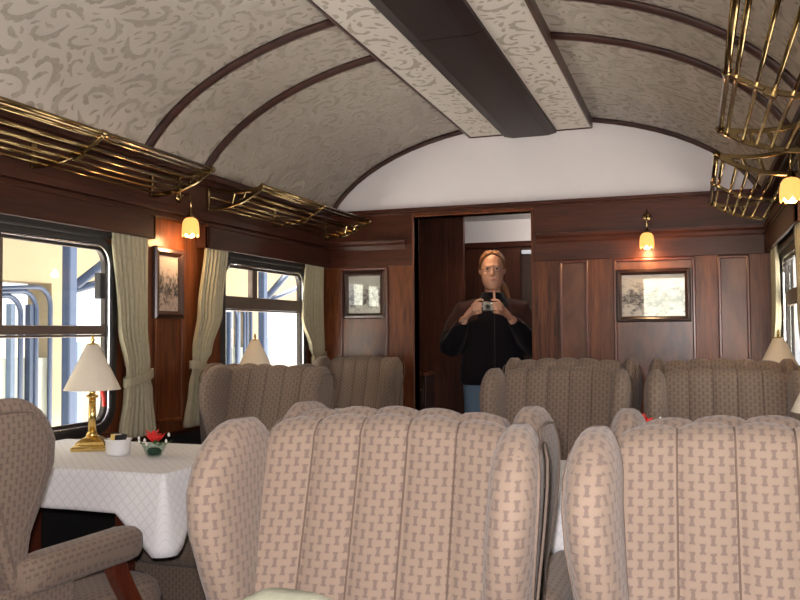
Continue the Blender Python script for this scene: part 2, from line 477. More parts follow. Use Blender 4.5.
# --- scroll pattern for the ceiling paper, laid out flat in (s, y) and bent onto the vault
def scroll_polys(w, h, gap, seed):
    """scrolls with leafy fringes and loose leaves, packed so that they do not touch"""
    rg = random.Random(seed); polys = []; occ = set(); CS = .0075
    def strip(x, y, a, ln, n, bend, width):
        L, Rr = [], []
        for i in range(n):
            t = i/(n-1); wd = width(t); nx, ny = -math.sin(a), math.cos(a)
            L.append((x+nx*wd, y+ny*wd)); Rr.append((x-nx*wd*.8, y-ny*wd*.8))
            x += math.cos(a)*ln/(n-1); y += math.sin(a)*ln/(n-1); a += bend(t)/(n-1)
        return L, Rr
    def scroll(x, y, a0, hand, sz):
        out = []; n = 18; ln = .165*sz; a = a0; L, Rr = [], []
        for i in range(n):
            t = i/(n-1)
            wd = (.0024 + .0068*math.sin(PI*min(1, t*1.05))**.9)*sz
            if t > .80: wd = max(wd, .0095*sz*math.sqrt(max(0, 1-((t-.90)/.10)**2)) + .0006)
            nx, ny = -math.sin(a), math.cos(a)
            L.append((x + nx*wd, y + ny*wd)); Rr.append((x - nx*wd, y - ny*wd))
            if i in (4, 7, 10, 13):
                out.append(strip(x, y, a + hand*.95, ln*(.25 - .012*i + (.03 if i == 7 else 0)), 6, lambda q: -hand*1.7, lambda q: .0082*sz*math.sin(PI*(q*.84+.13))**.8 + .0003))
            x += math.cos(a)*ln/(n-1); y += math.sin(a)*ln/(n-1)
            a -= hand*(.04 + .56*t*t + .08*t)
        out.append((L, Rr)); return out
    def cells(ps):
        c = set()
        for L, Rr in ps:
            for a, b in zip(L, Rr):
                for f in (0, .5, 1): c.add((int((a[0]*(1-f)+b[0]*f)/CS), int((a[1]*(1-f)+b[1]*f)/CS)))
        return c
    area = w*h
    for tries, kind, s0, s1 in ((int(area*1500), 0, 1.15, 1.6), (int(area*1500), 0, .65, .95), (int(area*1800), 1, .8, 1.2), (int(area*1500), 1, .45, .7)):
        for _ in range(tries):
            x, y = rg.uniform(0, w), rg.uniform(0, h); sz = rg.uniform(s0, s1); hand = rg.choice((-1, 1)); a0 = rg.uniform(0, 2*PI)
            if (int(x/CS), int(y/CS)) in occ: continue
            if kind == 0: ps = scroll(x, y, a0, hand, sz)
            else: ps = [strip(x, y, a0, .060*sz, 9, lambda t: hand*(.4 + 1.9*t), lambda t: (.0105*math.sin(PI*t**.8)**.9 + .0018*max(0, math.sin(t*PI*5)))*sz + .0004)]
            c = cells(ps)
            if any((i+p, j+q) in occ for i, j in c for p, q in ((0, 0), (1, 0), (-1, 0), (0, 1), (0, -1))): continue
            occ |= c; polys += ps
    return polys

# arc length table
NT = 400; tab = [0]; phs = [-PHI + 2*PHI*i/NT for i in range(NT+1)]
for i in range(NT):
    a, b = ell(phs[i]), ell(phs[i+1]); tab.append(tab[-1] + math.hypot(b[0]-a[0], b[1]-a[1]))
def phi_at(s):
    s = min(max(s, 0), tab[-1] - 1e-6)
    lo, hi = 0, NT
    while hi - lo > 1:
        m = (lo + hi)//2
        if tab[m] <= s: lo = m
        else: hi = m
    return phs[lo] + (phs[hi]-phs[lo])*(s-tab[lo])/(tab[hi]-tab[lo])
cm = shell(YB-.1, YE+.1)
DUX0, DUX1, DUZ = -1.335, -.573, 2.455
for L, Rr in scroll_polys(tab[-1], 5.1, .062, 11):
    V = []
    bad = False
    cnt_ = len(cm.f) % 997
    for q in L + Rr:
        ph = phi_at(q[0]); x, z = ell(ph, -.0012 - .0008*cnt_/997)
        if q[0] < .01 or q[0] > tab[-1]-.01 or q[1] > 5.08: bad = True
        V.append((x, q[1] + .15, z))
    xm = sum(v[0] for v in V)/len(V)
    if bad or DUX0 - .02 < xm < DUX1 + .02: continue
    n = len(L)
    cm.add(V, [(i, i+1, n+i+1, n+i) for i in range(n-1)], mi=1)
struct('ceiling', cm, [M['paper'], M['paper_motif']], 'vaulted ceiling papered with beige scrolling leaves', fixn=False)

# duct along the crown
DU1 = YE - .02
mb = MB().box(DUX0, DUX1, YB, DU1, DUZ, 2.50)
for k, (x0, x1) in enumerate(((DUX0, -1.115), (-.785, DUX1))):
    for L, Rr in scroll_polys(x1-x0-.03, 5.0, .052, 31+k):
        V = [(x0 + .015 + q[0], q[1] + .15, DUZ - .0010 - .0008*(len(mb.f) % 997)/997) for q in L + Rr]
        if any(not(x0+.006 < v[0] < x1-.006) or v[1] > DU1-.01 for v in V): continue
        n = len(L)
        mb.add(V, [(i, i+1, n+i+1, n+i) for i in range(n-1)], mi=1)
du = struct('trim_1', mb, [M['paper'], M['paper_motif']], 'papered duct running along the crown of the ceiling', fixn=False)
dp = MB()
for y0, y1 in ((YB, -.62), (-.615, 1.30), (1.305, 3.33), (3.335, DU1)):
    prof = [(-1.115, DUZ-.0005), (-1.113, DUZ-.018), (-1.06, DUZ-.030), (-.84, DUZ-.030), (-.787, DUZ-.018), (-.785, DUZ-.0005)]
    dp.loft([[(x, y0, z) for x, z in prof], [(x, y1, z) for x, z in prof]], smooth=False)
struct('duct_cover', dp, M['duct_dark'], parent=du)
ed = MB()
for x in (DUX0, DUX1): ed.box(x-.006, x+.006, YB, DU1+.006, DUZ-.007, 2.51)
ed.box(DUX0, DUX1, DU1, DU1+.007, DUZ-.008, 2.505)
struct('duct_edging', ed, M['rib'], parent=du, bevel=.002)

# ribs
def rib(y, w, d, p0, p1):
    m = MB(); loops = []
    prof = [(-w/2, 0), (-w/2, -d*.55), (-w/4, -d*.7), (-w/5, -d), (w/5, -d), (w/4, -d*.7), (w/2, -d*.55), (w/2, 0)]
    n = 26
    for i in range(n+1):
        ph = p0 + (p1-p0)*i/n
        loops.append([(ell(ph, o-.0005)[0], y+yy, ell(ph, o-.0005)[1]) for yy, o in prof])
    return m.loft(loops, True, True)
pd0 = math.asin((DUX0 - XC)/EA); pd1 = math.asin((DUX1 - XC)/EA)
k = 2
for yv in (1.27, 1.75, 3.19, 3.675):
    for p0, p1, sd in ((-PHI, pd0, 'left'), (pd1, PHI, 'right')):
        struct('trim_%d' % k, rib(yv, .052, .024, p0, p1), M['rib'], 'dark wooden ceiling rib on the %s side' % sd); k += 1
struct('trim_%d' % k, rib(YE-.016, .03, .026, -PHI, PHI), M['rib'], 'dark wooden moulding around the white end panel'); k += 1

# pelmets over the windows
def pelmet(xw, s, c, label):
    global k
    m = MB(); x1 = xw + s*.072
    y0, y1 = c - .760, c + .72
    y1 = YE-.001 if c > 4 else y1
    if s < 0 and c < 4: y1 = 3.10
    def bx(a, b, *q):
        lo, hi = sorted((a, b)); m.box(lo, hi, *q)
    bx(x1 - s*.018, x1, y0, y1, 1.648, 1.756); bx(xw, x1, y0, y0+.018, 1.648, 1.756); bx(xw, x1, y1-.018, y1, 1.648, 1.756)
    bx(xw, x1 + s*.004, y0-.006, y1, 1.756, 1.770)
    struct('trim_%d' % k, m, M['wood_y'], label, bevel=.003); k += 1
pelmet(XLW, 1, WINS[2], 'wooden pelmet over the left nearer window'); pelmet(XLW, 1, WINS[3], 'wooden pelmet over the left farther window')
pelmet(XRW, -1, WINS[2], 'wooden pelmet over the right nearer window'); pelmet(XRW, -1, WINS[3], 'wooden pelmet over the right farther window')

# windows
def rrect(y0, y1, z0, z1, r, n=6):
    out = []
    for cy, cz, a in ((y1-r, z1-r, 0), (y0+r, z1-r, 90), (y0+r, z0+r, 180), (y1-r, z0+r, 270)):
        for i in range(n+1):
            t = R(a + 90*i/n); out.append((cy + r*math.cos(t), cz + r*math.sin(t)))
    return out
def window(n, xw, s, c, label, zt=1.252, th=.036, div=True):
    """s: +1 when the room lies towards +x"""
    w = thing('window_%d' % n, (xw, c, 0), 0, label, 'window'); w['kind'] = 'structure'; del w['category']
    def ring(r0, r1, xa, xb, mat, nm, rr=.085):
        m = MB()
        a = rrect(-WH+r0, WH-r0, WZ0+r0, WZ1-r0, max(.012, rr-r0)); b = rrect(-WH+r1, WH-r1, WZ0+r1, WZ1-r1, max(.012, rr-r1))
        m.loft([[(xa, y, z) for y, z in a], [(xb, y, z) for y, z in a], [(xb, y, z) for y, z in b], [(xa, y, z) for y, z in b], [(xa, y, z) for y, z in a]], False, False, smooth=True)
        return mk(nm, m, mat, w, bevel=.003)
    ring(-.028, .008, -s*.045, s*.014, M['rubber'], 'outer_frame', .10)
    ring(.008, .018, -s*.020, s*.009, M['chrome'], 'bright_bead', .09)
    ring(.017, .032, -s*.018, -s*.001, M['frame_metal'], 'inner_frame', .088)
    m = MB(); x0, x1 = sorted((-s*.034, -s*.002))
    m.box(x0, x1, -WH+.028, WH-.028, zt-th, zt); m.box(x0-.0, x1, -WH+.028, WH-.028, zt-th-.012, zt-th-.002)
    mk('transom_bar', m, M['sash'], w, bevel=.004)
    if div:
        m = MB().box(x0, x1, -.168, -.108, zt-.005, WZ1-.028)
        mk('sash_divider', m, M['sash'], w, bevel=.004)
    m = MB().box(-s*.014-.002, -s*.014+.002, -WH+.025, WH-.025, WZ0+.025, WZ1-.025)
    mk('pane', m, M['glass'], w)
    m = MB(); a, b = sorted((s*.001, s*.03)); m.box(a, b, -WH-.02, WH+.02, WZ1+.018, WZ1+.095)  # dark box standing in for the shade in the recess under the pelmet
    mk('pelmet_shade_box', m, M['rubber'], w, bevel=.01)
    # sill
    m = MB(); a, b = sorted((-.0*s, s*.045)); m.box(a, b, -WH-.02, WH+.02, WZ0-.055, WZ0-.028)
    mk('sill', m, M['wood_y'], w, bevel=.006)
    return w
wl = {}
for i, c in enumerate(WINS):
    far = i == 3
    for s, xw, sd in ((1, XLW, 'left'), (-1, XRW, 'right')):
        lab = '%s side window %s' % (sd, ('of the rearmost bay behind the camera', 'of the bay beside the camera', 'of the nearer table', 'of the farther table by the end wall')[i])
        wl[(i, s)] = window(1 + i*2 + (s < 0), xw, s, c, lab, 1.418 if far else 1.252, .068 if far else .036)
w = wl[(2, 1)]
m = MB().box(-.004, .028, .395, .428, 1.365, 1.475); mk('window_latch', m, M['black'], w, bevel=.004)['label'] = 'black rectangular window latch'
m = MB().tube([(.0, .44, .985), (.012, .44, .95), (.012, .445, .91)], .009, 8); mk('pull_handle', m, M['redplastic'], w)['label'] = 'red pull handle'
# glazing in the rear wall
for n, q, lab in ((9, (RX0, RX1, RZ0, RZ1), 'glazed upper half of the rear door'), (10, (.0, .36, .9, 1.7), 'narrow rear window added for sheen on the end wall')):  # the narrow pane is an added opening, for sheen on the end wall
    w = thing('window_%d' % n, (0, YB, 0), 0, lab, 'window'); w['kind'] = 'structure'; del w['category']
    mk('pane', MB().box(q[0], q[1], -.055, -.05, q[2], q[3]), M['glass'], w)
    fr = MB(); x0, x1, z0, z1 = q
    for bb in ((x0, x1, z0, z0+.03), (x0, x1, z1-.03, z1), (x0, x0+.03, z0, z1), (x1-.03, x1, z0, z1)): fr.box(bb[0], bb[1], -.09, .01, bb[2], bb[3])
    mk('window_frame', fr, M['frame_metal'], w, bevel=.003)

# vestibule beyond the doorway
VX0, VX1, VY0, VY1, VZ = -2.30, -.35, YE+.10, 6.85, 2.125
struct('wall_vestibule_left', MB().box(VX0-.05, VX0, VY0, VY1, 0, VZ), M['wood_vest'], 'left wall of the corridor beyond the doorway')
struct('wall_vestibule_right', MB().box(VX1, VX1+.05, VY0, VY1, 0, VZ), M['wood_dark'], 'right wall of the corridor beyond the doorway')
mb = MB().box(VX0, VX1, VY1, VY1+.05, 0, 1.93); 
vb = struct('wall_vestibule_back', mb, M['wood_vest'], 'panelled back wall of the corridor beyond the doorway')
m = MB().box(VX0, VX1, VY1-.03, VY1, 1.90, 1.945); struct('back_rail', m, M['wood_x'], parent=vb, bevel=.004)
m = MB().box(-1.335, -1.325, VY1-.014, VY1, 0, 1.9).box(-1.56, -1.548, VY1-.014, VY1, 0, 1.9); struct('back_stile', m, M['wood_dark'], parent=vb, bevel=.003)
m = MB().box(-1.315, -1.04, VY1-.012, VY1, 0, 1.88); struct('back_door_recess', m, M['wood_dark'], parent=vb)
struct('wall_vestibule_upper', MB().box(VX0, VX1, VY1, VY1+.05, 1.93, VZ), M['white'], 'white strip of wall above the corridor panelling')
struct('ceiling_vestibule', MB().box(VX0-.05, VX1+.05, VY0, VY1+.05, VZ, VZ+.04), M['white'], 'white ceiling of the corridor beyond the doorway')
m = MB().box(-1.315, -1.235, VY1-.05, VY1-.015, 1.838, 1.868)
tag(mk('strip_light', m, M['tube'], None, bevel=.006), 'small white strip light glowing behind the person at the doorway', 'light')
# folded-back wooden door leaf
d = thing('door_1', (0, 0, 0), 0, 'dark wooden door leaf folded back behind the doorway', 'door'); d['kind'] = 'structure'; del d['category']
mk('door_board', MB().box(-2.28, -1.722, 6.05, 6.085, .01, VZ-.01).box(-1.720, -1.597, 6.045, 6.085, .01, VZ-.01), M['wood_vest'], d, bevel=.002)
h = MB()
for z in (1.47, .9): h.box(DX0+.014, DX0+.020, YE+.105, YE+.112, z-.045, z+.045)
mk('hinge', h, M['brass'], d)
cb = thing('side_cabinet', (-1.93, 5.93, 0), 0, 'small dark cabinet with brass knob just inside the doorway', 'cabinet')
mk('body', MB().box(-.10, .10, -.1, .11, .0, .90), M['wood_dark'], cb, bevel=.004)
mk('top', MB().box(-.11, .118, -.115, .112, .90, .925), M['wood'], cb, bevel=.006)  # lighter wood than the body: the lit look of the top is its colour
dr = mk('drawer', MB().box(-.085, .085, -.112, -.1, .70, .87), M['wood_dark'], cb, bevel=.004)
mk('knob', MB().tube([(.045, -.118, .80), (.055, -.126, .797), (.07, -.126, .797), (.08, -.118, .80)], .006, 8), M['brass'], dr)
dl = thing('ceiling_downlight', (-1.10, 6.30, VZ), 0, 'small bright downlight in the corridor ceiling at top of the doorway', 'light')
mk('rim', MB().lathe([(.022, 0), (.022, -.010), (.034, -.010), (.036, 0)], 20, cap0=False, cap1=False), M['chrome'], dl)
mk('lens', MB().lathe([(.0215, -.002), (.019, -.007), (.001, -.009)], 20), M['downlight'], dl)
dl2 = copy_tree(dl); dl2.location = (-1.42, 5.60, VZ); tag(dl2, 'small bright downlight in the corridor ceiling above the person', 'light')

# ------------------------------------------------------------------ wing chairs
def make_chair():
    root = thing('wing_chair', (0, 0, 0), 0, 'x', 'armchair')
    F = M['fabric']
    LEAN = .36
    yb = lambda z: LEAN*(1.05 - z)*-1.0      # front face of the back (local -y is the front)
    # fluted inner back, five channels
    mb = MB(); NX = 5*10; hw = .214
    path = []                                # (kind, z or angle)
    zs = [.40 + (.610)*i/16 for i in range(17)]
    cols = []
    for i in range(NX+1):
        u = i/NX*5; fr = u - math.floor(u); x = -hw + 2*hw*i/NX
        c = abs(math.sin(PI*fr))**.6 if 0 < i < NX else 0
        xx = x/hw
        arch = .014*(1 - xx*xx); wrap = -.020*xx**4
        pts = []
        for z in zs: pts.append((x, yb(z) - .013*c + wrap, z + arch*(z-.4)/.62))
        top = 1.010 + arch; r = .040 + .006*c
        yc = yb(1.02) + r*.9
        for j in range(1, 9):
            a = PI*j/8
            pts.append((x, yc - math.cos(a)*(r + .011*c*(1 - j/8)) + wrap*(1-j/8), top + math.sin(a)*(r + .004*c)))
        for z in (.9, .7, .5, .3): pts.append((x, yb(1.02) + r*1.9 - .10*(1.02 - z)*1.0, z))
        cols.append(pts)
    ns = len(cols[0]); V = []; UV = []
    for i, p in enumerate(cols):
        L = 0
        for j, q in enumerate(p):
            if j: L += (Vector(q) - Vector(p[j-1])).length
            V.append(q); UV.append((q[0] + .5 + .0, L))
    fs = [(i*ns+j, (i+1)*ns+j, (i+1)*ns+j+1, i*ns+j+1) for i in range(NX) for j in range(ns-1)]
    mb.add(V, fs, UV)
    for e in (0, NX): mb.add([V[e*ns+j] for j in range(ns)], [tuple(range(ns))], [UV[e*ns+j] for j in range(ns)])
    mb.add([V[i*ns] for i in range(NX+1)] + [V[i*ns+ns-1] for i in range(NX+1)], [(i, i+1, NX+2+i, NX+1+i) for i in range(NX)])
    back = mk('backrest', mb, F, root)
    # thin seam cords between the channels
    for i in range(1, 5):
        cp = [Vector(p) + Vector((0, -.002 if kk < 18 else 0, .001)) for kk, p in enumerate(cols[i*10][:21])]
        mk('seam', MB().tube(cp, .0016, 5), M['seam'], back)
    # wings
    Z = [.50, .58, .66, .74, .82, .90, .96, 1.002, 1.033, 1.051, 1.062, 1.068]
    Fr = [-.195, -.168, -.152, -.166, -.200, -.228, -.227, -.207, -.180, -.154, -.132, -.108]
    for s in (-1, 1):
        mb = MB(); loops = []; outl = []
        for z, f in zip(Z, Fr):
            tz = max(0, (z - .985)/.088)
            r = yb(z) + .060 - .105*tz**2
            th = .039*math.sqrt(max(.05, 1 - tz**2.4)) * (.82 + .18*min(1, max(0, (z-.6)/.3)))
            cx0, cx1 = .243 - .05*min(.2, max(0, .95 - z)), .246 - .11*min(.25, max(0, .95 - z))
            cy, a = (f + r)/2, (r - f)/2
            lp = []
            for q in range(28):
                t = 2*PI*q/28 + PI/2
                ct, st = math.cos(t), math.sin(t)
                px = math.copysign(abs(ct)**.8, ct); py = math.copysign(abs(st)**.75, st)
                yy = cy + a*py
                k_ = (r - yy)/(r - f)
                xx = cx0 + (cx1-cx0)*k_ + px*th*(.90 + .20*k_)
                lp.append((s*xx, yy, z))
            loops.append(lp)
            outl.append((f, r, th))
        mb.loft(loops, uv=False); mb.boxuv()
        wing = mk('wing', mb, F, root)
        # welt around the outer face of the wing
        pts = []
        def ox(z, k_):
            i = min(range(len(Z)), key=lambda q: abs(Z[q]-z)); th = outl[i][2]
            return .243 + .003*k_ + th*(.90+.20*k_)*.97 - .05*min(.2, max(0, .95 - z))*(1-k_) - .11*min(.25, max(0, .95 - z))*k_
        for z, f, o in list(zip(Z, Fr, outl))[:9]: pts.append((s*ox(z, .6), f + .055, z))
        zt = Z[9]; f9, r9 = Fr[9], outl[9][1]
        for q in range(1, 6):
            t = q/6; yy = (Fr[8]+.055)*(1-t) + (outl[8][1]-.02)*t
            pts.append((s*(ox(1.033, .6-.45*t)), yy, 1.033 + .006*math.sin(PI*t)))
        for z, o in list(zip(Z, outl))[8::-1]: pts.append((s*ox(z, .15), o[1] - .018, z))
        mk('piping', MB().tube(pts, .0030, 6), M['piping'], wing)
    # outer back with welt
    mb = MB()
    prof = []
    y1 = yb(1.02) + .079
    loops = []
    for z, hwz in ((.24, .245), (.5, .252), (.8, .258), (.95, .252), (.995, .240), (1.015, .215)):
        y = y1 - .10*(1.02 - z)
        loops.append([(-hwz, y - .02, z), (-hwz, y + .004, z), (-hwz*.6, y + .010, z), (0, y + .012, z), (hwz*.6, y + .010, z), (hwz, y + .004, z), (hwz, y - .02, z)])
    mb.loft(loops, uv=True)
    ob = mk('outer_back', mb, F, root)
    pts = [(-.25, y1-.07, .3), (-.252, y1-.02, .8), (-.247, y1+.004, .95), (-.228, y1+.008, 1.0), (-.19, y1+.010, 1.016), (0, y1+.012, 1.02), (.19, y1+.010, 1.016), (.228, y1+.008, 1.0), (.247, y1+.004, .95), (.252, y1-.02, .8), (.25, y1-.07, .3)]
    mk('piping', MB().tube(pts, .0035, 6), M['piping'], ob)
    # seat base, cushion
    mb = MB().box(-.262, .262, -.70, -.13, .22, .37); mk('seat_base', mb.boxuv(), F, root, bevel=.02, seg=3)
    mb = MB()
    loops = []
    for z, g in ((.372, -.012), (.385, .0), (.43, .008), (.470, .0), (.490, -.018), (.498, -.06), (.502, -.14)):
        lp = []
        for q in range(36):
            t = 2*PI*q/36; ct, st = math.cos(t), math.sin(t)
            lp.append(((.215+g)*math.copysign(abs(ct)**.35, ct), -.460 + (.282+g)*math.copysign(abs(st)**.35, st), z + .0))
        loops.append(lp)
    mb.loft(loops, uv=True)
    for kf in range(len(mb.f)):            # pattern on the cushion follows the plan
        vs_ = [mb.v[i] for i in mb.f[kf]]
        if min(v[2] for v in vs_) > .465: mb.uv[kf] = [(v[0]+.5, v[1]+v[2]) for v in vs_]
    mb.v = [(x_*(1 + .17*min(1, max(0, (-y_ - .575)/.03))), y_, z_) for x_, y_, z_ in mb.v]
    cu = mk('seat_cushion', mb, F, root)
    # arms with wooden posts
    for s in (-1, 1):
        mb = MB(); loops = []
        for y, dz, sc_ in ((-.10, .0, .9), (-.20, 0, 1), (-.35, -.004, 1.0), (-.50, -.008, 1.02), (-.54, -.010, .95), (-.562, -.012, .72), (-.568, -.013, .35)):
            lp = []
            for q in range(20):
                t = 2*PI*q/20; ct, st = math.cos(t), math.sin(t)
                lp.append((s*(.247 + .040*sc_*math.copysign(abs(ct)**.6, ct)), y, .640 + dz + .047*sc_*math.copysign(abs(st)**.6, st)))
            loops.append(lp)
        mb.loft(loops, uv=True)
        arm = mk('arm', mb, F, root)
        pp = bez((s*.25, -.46, .605), (s*.25, -.51, .50), (s*.262, -.605, .36), 8) + [(s*.262, -.615, .30)]
        lp = []
        for i, p in enumerate(pp):
            w_ = .026 + .006*math.sin(i/len(pp)*PI); d_ = .036 - .006*math.sin(i/len(pp)*PI)
            lp.append([(p[0]-w_*.6, p[1]-d_, p[2]), (p[0]+w_*.6, p[1]-d_, p[2]), (p[0]+w_*.6, p[1]+d_, p[2]), (p[0]-w_*.6, p[1]+d_, p[2])])
        mk('arm_post', MB().loft(lp, smooth=False), M['chair_wood'], arm, bevel=.006)
        sp = MB().box(*sorted((s*.225, s*.262)), -.30, -.06, .36, .62); mk('side_panel', sp.boxuv(), F, root, bevel=.01)
    for sx in (-1, 1):
        for y, dy in ((-.655, -.01), (-.10, .05)):
            lp = [[(sx*.215 + a*.026*k_, y + dy*(1-z/.23) + b*.026*k_, z) for a, b in ((-1,-1),(1,-1),(1,1),(-1,1))] for z, k_ in ((0, .62), (.10, .8), (.23, 1.05))]
            mk('leg', MB().loft(lp, smooth=False), M['chair_wood'], root, bevel=.004)
    return root
ch = make_chair()
WG = None
chairs = [
    ((-.516, 1.408, 0), R(3.5), 'large wing chair facing the camera in the centre foreground with fluted back'),
    ((-.553, 1.605, 0), PI, 'wing chair facing away, back to back behind the centre foreground chair'),
    ((.098, 1.42, 0), 0, 'wing chair facing the camera at the right edge of the foreground'),
    ((.122, 1.597, 0), PI, 'wing chair facing away, back to back behind the right foreground chair'),
    ((-1.772, 1.505, 0), PI, 'wing chair seen from behind at the left edge, its arm pointing to the white table'),
    ((-1.765, 3.41, 0), 0, 'wing chair facing the camera beyond the left table, between the two left windows'),
    ((-1.985, 3.587, 0), PI, 'wing chair facing away, hidden behind the chair beyond the left table'),
    ((-2.025, 5.10, 0), 0, 'wing chair against the end wall under the small left photograph'),
    ((-.513, 3.41, 0), 0, 'wing chair facing the camera just right of the standing person'),
    ((-.50, 3.587, 0), PI, 'wing chair facing away, peeking behind the chair right of the person'),
    ((.103, 3.41, 0), 0, 'wing chair facing the camera at the far right under the large ivory lampshade'),
    ((.097, 3.59, 0), PI, 'wing chair facing away, peeking behind the far right chair'),
]
for i, (loc, rz, lab) in enumerate(chairs):
    pc_ = place(ch, i == 0, loc, rz, lab, 'armchair', 'fluted wing chairs of the dining car')
    pc_.scale = (1, 1, 1.030 if i in (9, 11) else .990 if i == 7 else 1)

# ------------------------------------------------------------------ tables
TZ = .80
def make_table(name, x0, x1, y0, y1, label, loc, legs):
    t = thing(name, loc, 0, label, 'table')
    x0 -= loc[0]; x1 -= loc[0]; y0 -= loc[1]; y1 -= loc[1]
    mk('tabletop', MB().box(x0+.004, x1-.004, y0+.004, y1-.004, TZ-.034, TZ-.004), M['wood_dark'], t, bevel=.006)
    ym = (y0+y1)/2
    for x in [q - loc[0] for q in legs]:
        lp = [[(x+a*r, ym+b*r, z) for a, b in ((-1,-1),(1,-1),(1,1),(-1,1))] for z, r in ((.03, .030), (.2, .024), (.6, .024), (TZ-.034, .0235))]
        leg = mk('leg', MB().loft(lp, smooth=False), M['chair_wood'], t, bevel=.003)
        mk('foot', MB().box(x-.022, x+.022, ym-.15, ym+.15, 0, .03), M['chair_wood'], leg, bevel=.008)
    return t
def make_cloth(x0, x1, y0, y1, label, drop=.125, seed=0, wall=None):
    """cloth over the table; the corner flaps hang lower; wall: side that touches the car wall (no drop there)"""
    r_ = random.Random(seed)
    per = []
    n = 14; rc = .009
    # perimeter anticlockwise
    cor = [(x1-rc, y0+rc, -90), (x1-rc, y1-rc, 0), (x0+rc, y1-rc, 90), (x0+rc, y0+rc, 180)]
    for ci, (cx, cy, a0) in enumerate(cor):
        for i in range(7):
            t = R(a0 + 90*i/6); per.append((cx + rc*math.cos(t), cy + rc*math.sin(t), math.cos(t), math.sin(t), ci, (i-3)/3.0))
        nx_, ny_, na = cor[(ci+1) % 4]
        t1 = R(a0 + 90)
        ax, ay = cx + rc*math.cos(t1), cy + rc*math.sin(t1); bx_, by_ = nx_ + rc*math.cos(t1), ny_ + rc*math.sin(t1)
        for i in range(1, 24):
            q = i/24; per.append((ax + (bx_-ax)*q, ay + (by_-ay)*q, math.cos(t1), math.sin(t1), None, 0))
    m = MB(); V = []; UV = []
    P = len(per); K = 9
    for j in range(K+1):
        tt = j/K
        for (px, py, nx_, ny_, ci, cq) in per:
            dc = min(math.hypot(px-c[0], py-c[1]) for c in cor)
            flap = drop*(1 + 1.05*max(0, 1 - dc/.14))
            onwall = (wall == 'left' and nx_ < -.3 and px < x0 + .03) or (wall == 'right' and nx_ > .3 and px > x1 - .03)
            if onwall: flap = .02
            flare = .014*tt + .022*math.exp(-(dc/.05)**2)*tt
            wav = .010*tt*math.sin(px*31 + seed) * math.sin(py*27 + 1.3*seed) + .012*tt*math.exp(-((dc-.10)/.05)**2)
            if onwall: flare = 0.0; wav = 0
            o = .004 + flare + wav
            V.append((px + nx_*o, py + ny_*o, TZ + .0005 - flap*tt - (.003 if j else 0)))
            UV.append((px + nx_*flap*tt, py + ny_*flap*tt))
    fs = [(j*P+i, j*P+(i+1) % P, (j+1)*P+(i+1) % P, (j+1)*P+i) for j in range(K) for i in range(P)]
    m.add(V, fs, UV)
    m.add([V[i] for i in range(P)], [tuple(range(P))], [UV[i] for i in range(P)], smooth=False)
    o = mk('tablecloth', m, M['cloth'], None, solid=.002)
    return tag(o, label, 'tablecloth')
tables = [
    (-2.365, -1.50, 2.17, 2.77, 'left', 'dining table under the white cloth by the nearer left window', 'white damask tablecloth with drooping corner on the left table'),
    (-.83, .43, 2.225, 2.77, 'right', 'dining table beyond the two foreground chairs on the right', 'white tablecloth showing between the two large foreground chairs'),
    (-2.365, -1.50, 3.90, 4.28, 'left', 'dining table by the farther left window, hidden behind chairs', 'white tablecloth under the lamp at the farther left window'),
    (-.865, .43, 3.90, 4.28, 'right', 'dining table on the far right, hidden behind chairs', 'white tablecloth under the far right lamp'),
]
for i, (x0, x1, y0, y1, wl_, l1, l2) in enumerate(tables):
    make_table('dining_table', x0, x1, y0, y1, l1, ((x0+x1)/2, (y0+y1)/2, 0), ((-2.26, -1.86), (-.6, .2), (-2.335, -1.60), (.411, -.832))[i])
    make_cloth(x0, x1, y0, y1, l2, seed=i+1, wall=wl_, drop=(.118, .15, .05, .05)[i])

# ------------------------------------------------------------------ table lamps
def make_table_lamp():
    t = thing('table_lamp', (0,0,0), 0, 'x', 'lamp')
    B = M['brass']
    mk('base', MB().sqlathe([(.062, 0), (.062, .012), (.058, .016), (.050, .020), (.046, .030), (.030, .042), (.022, .046)]), B, t, bevel=.002)
    mk('collar', MB().lathe([(.020, .045), (.022, .052), (.018, .06), (.014, .064)], 20), B, t)
    mk('column', MB().lathe([(.0150, .06), (.0135, .12), (.012, .185)], 10), B, t)
    mk('socket', MB().lathe([(.012, .183), (.021, .188), (.021, .193), (.012, .197), (.010, .206), (.013, .212), (.0145, .225), (.0145, .262), (.008, .27), (.004, .272), (.004, .372)], 18), B, t)
    prof = [(.099, .214), (.0215, .376), (.0205, .376), (.098, .214)]
    loops = [[(r*math.cos(2*PI*j/40), r*math.sin(2*PI*j/40), z) for j in range(40)] for r, z in prof + prof[:1]]
    mk('lamp_shade', MB().loft(loops, False, False), M['shade'], t)
    fin = mk('finial', MB().lathe([(.020, .374), (.020, .378), (.006, .382), (.004, .386), (.0075, .391), (.0075, .395), (.004, .400), (.0055, .405), (.002, .412)], 16), B, t)
    sp = MB()
    for a in range(3): sp.tube([(0, 0, .372), (.020*math.cos(a*2.1), .020*math.sin(a*2.1), .375)], .0015, 5)
    mk('shade_spider', sp, B, t)
    return t
tl = make_table_lamp()
for i, (loc, rz, lab) in enumerate([
    ((-2.06, 2.545, TZ+.0025), R(28), 'brass table lamp with ivory cone shade on the left table by the nearer window'),
    ((-2.18, 3.965, TZ+.0025), R(20), 'brass table lamp with ivory shade at the farther left window, behind a chair'),
    ((.317, 2.29, TZ+.0025), R(45), 'ivory lampshade cut off by the right edge of the photo, nearer right table'),
    ((.337, 3.975, TZ+.0025), R(45), 'brass table lamp with large ivory shade standing by the far right curtain')]):
    place(tl, i == 0, loc, rz, lab, 'lamp', 'brass table lamps with ivory shades')

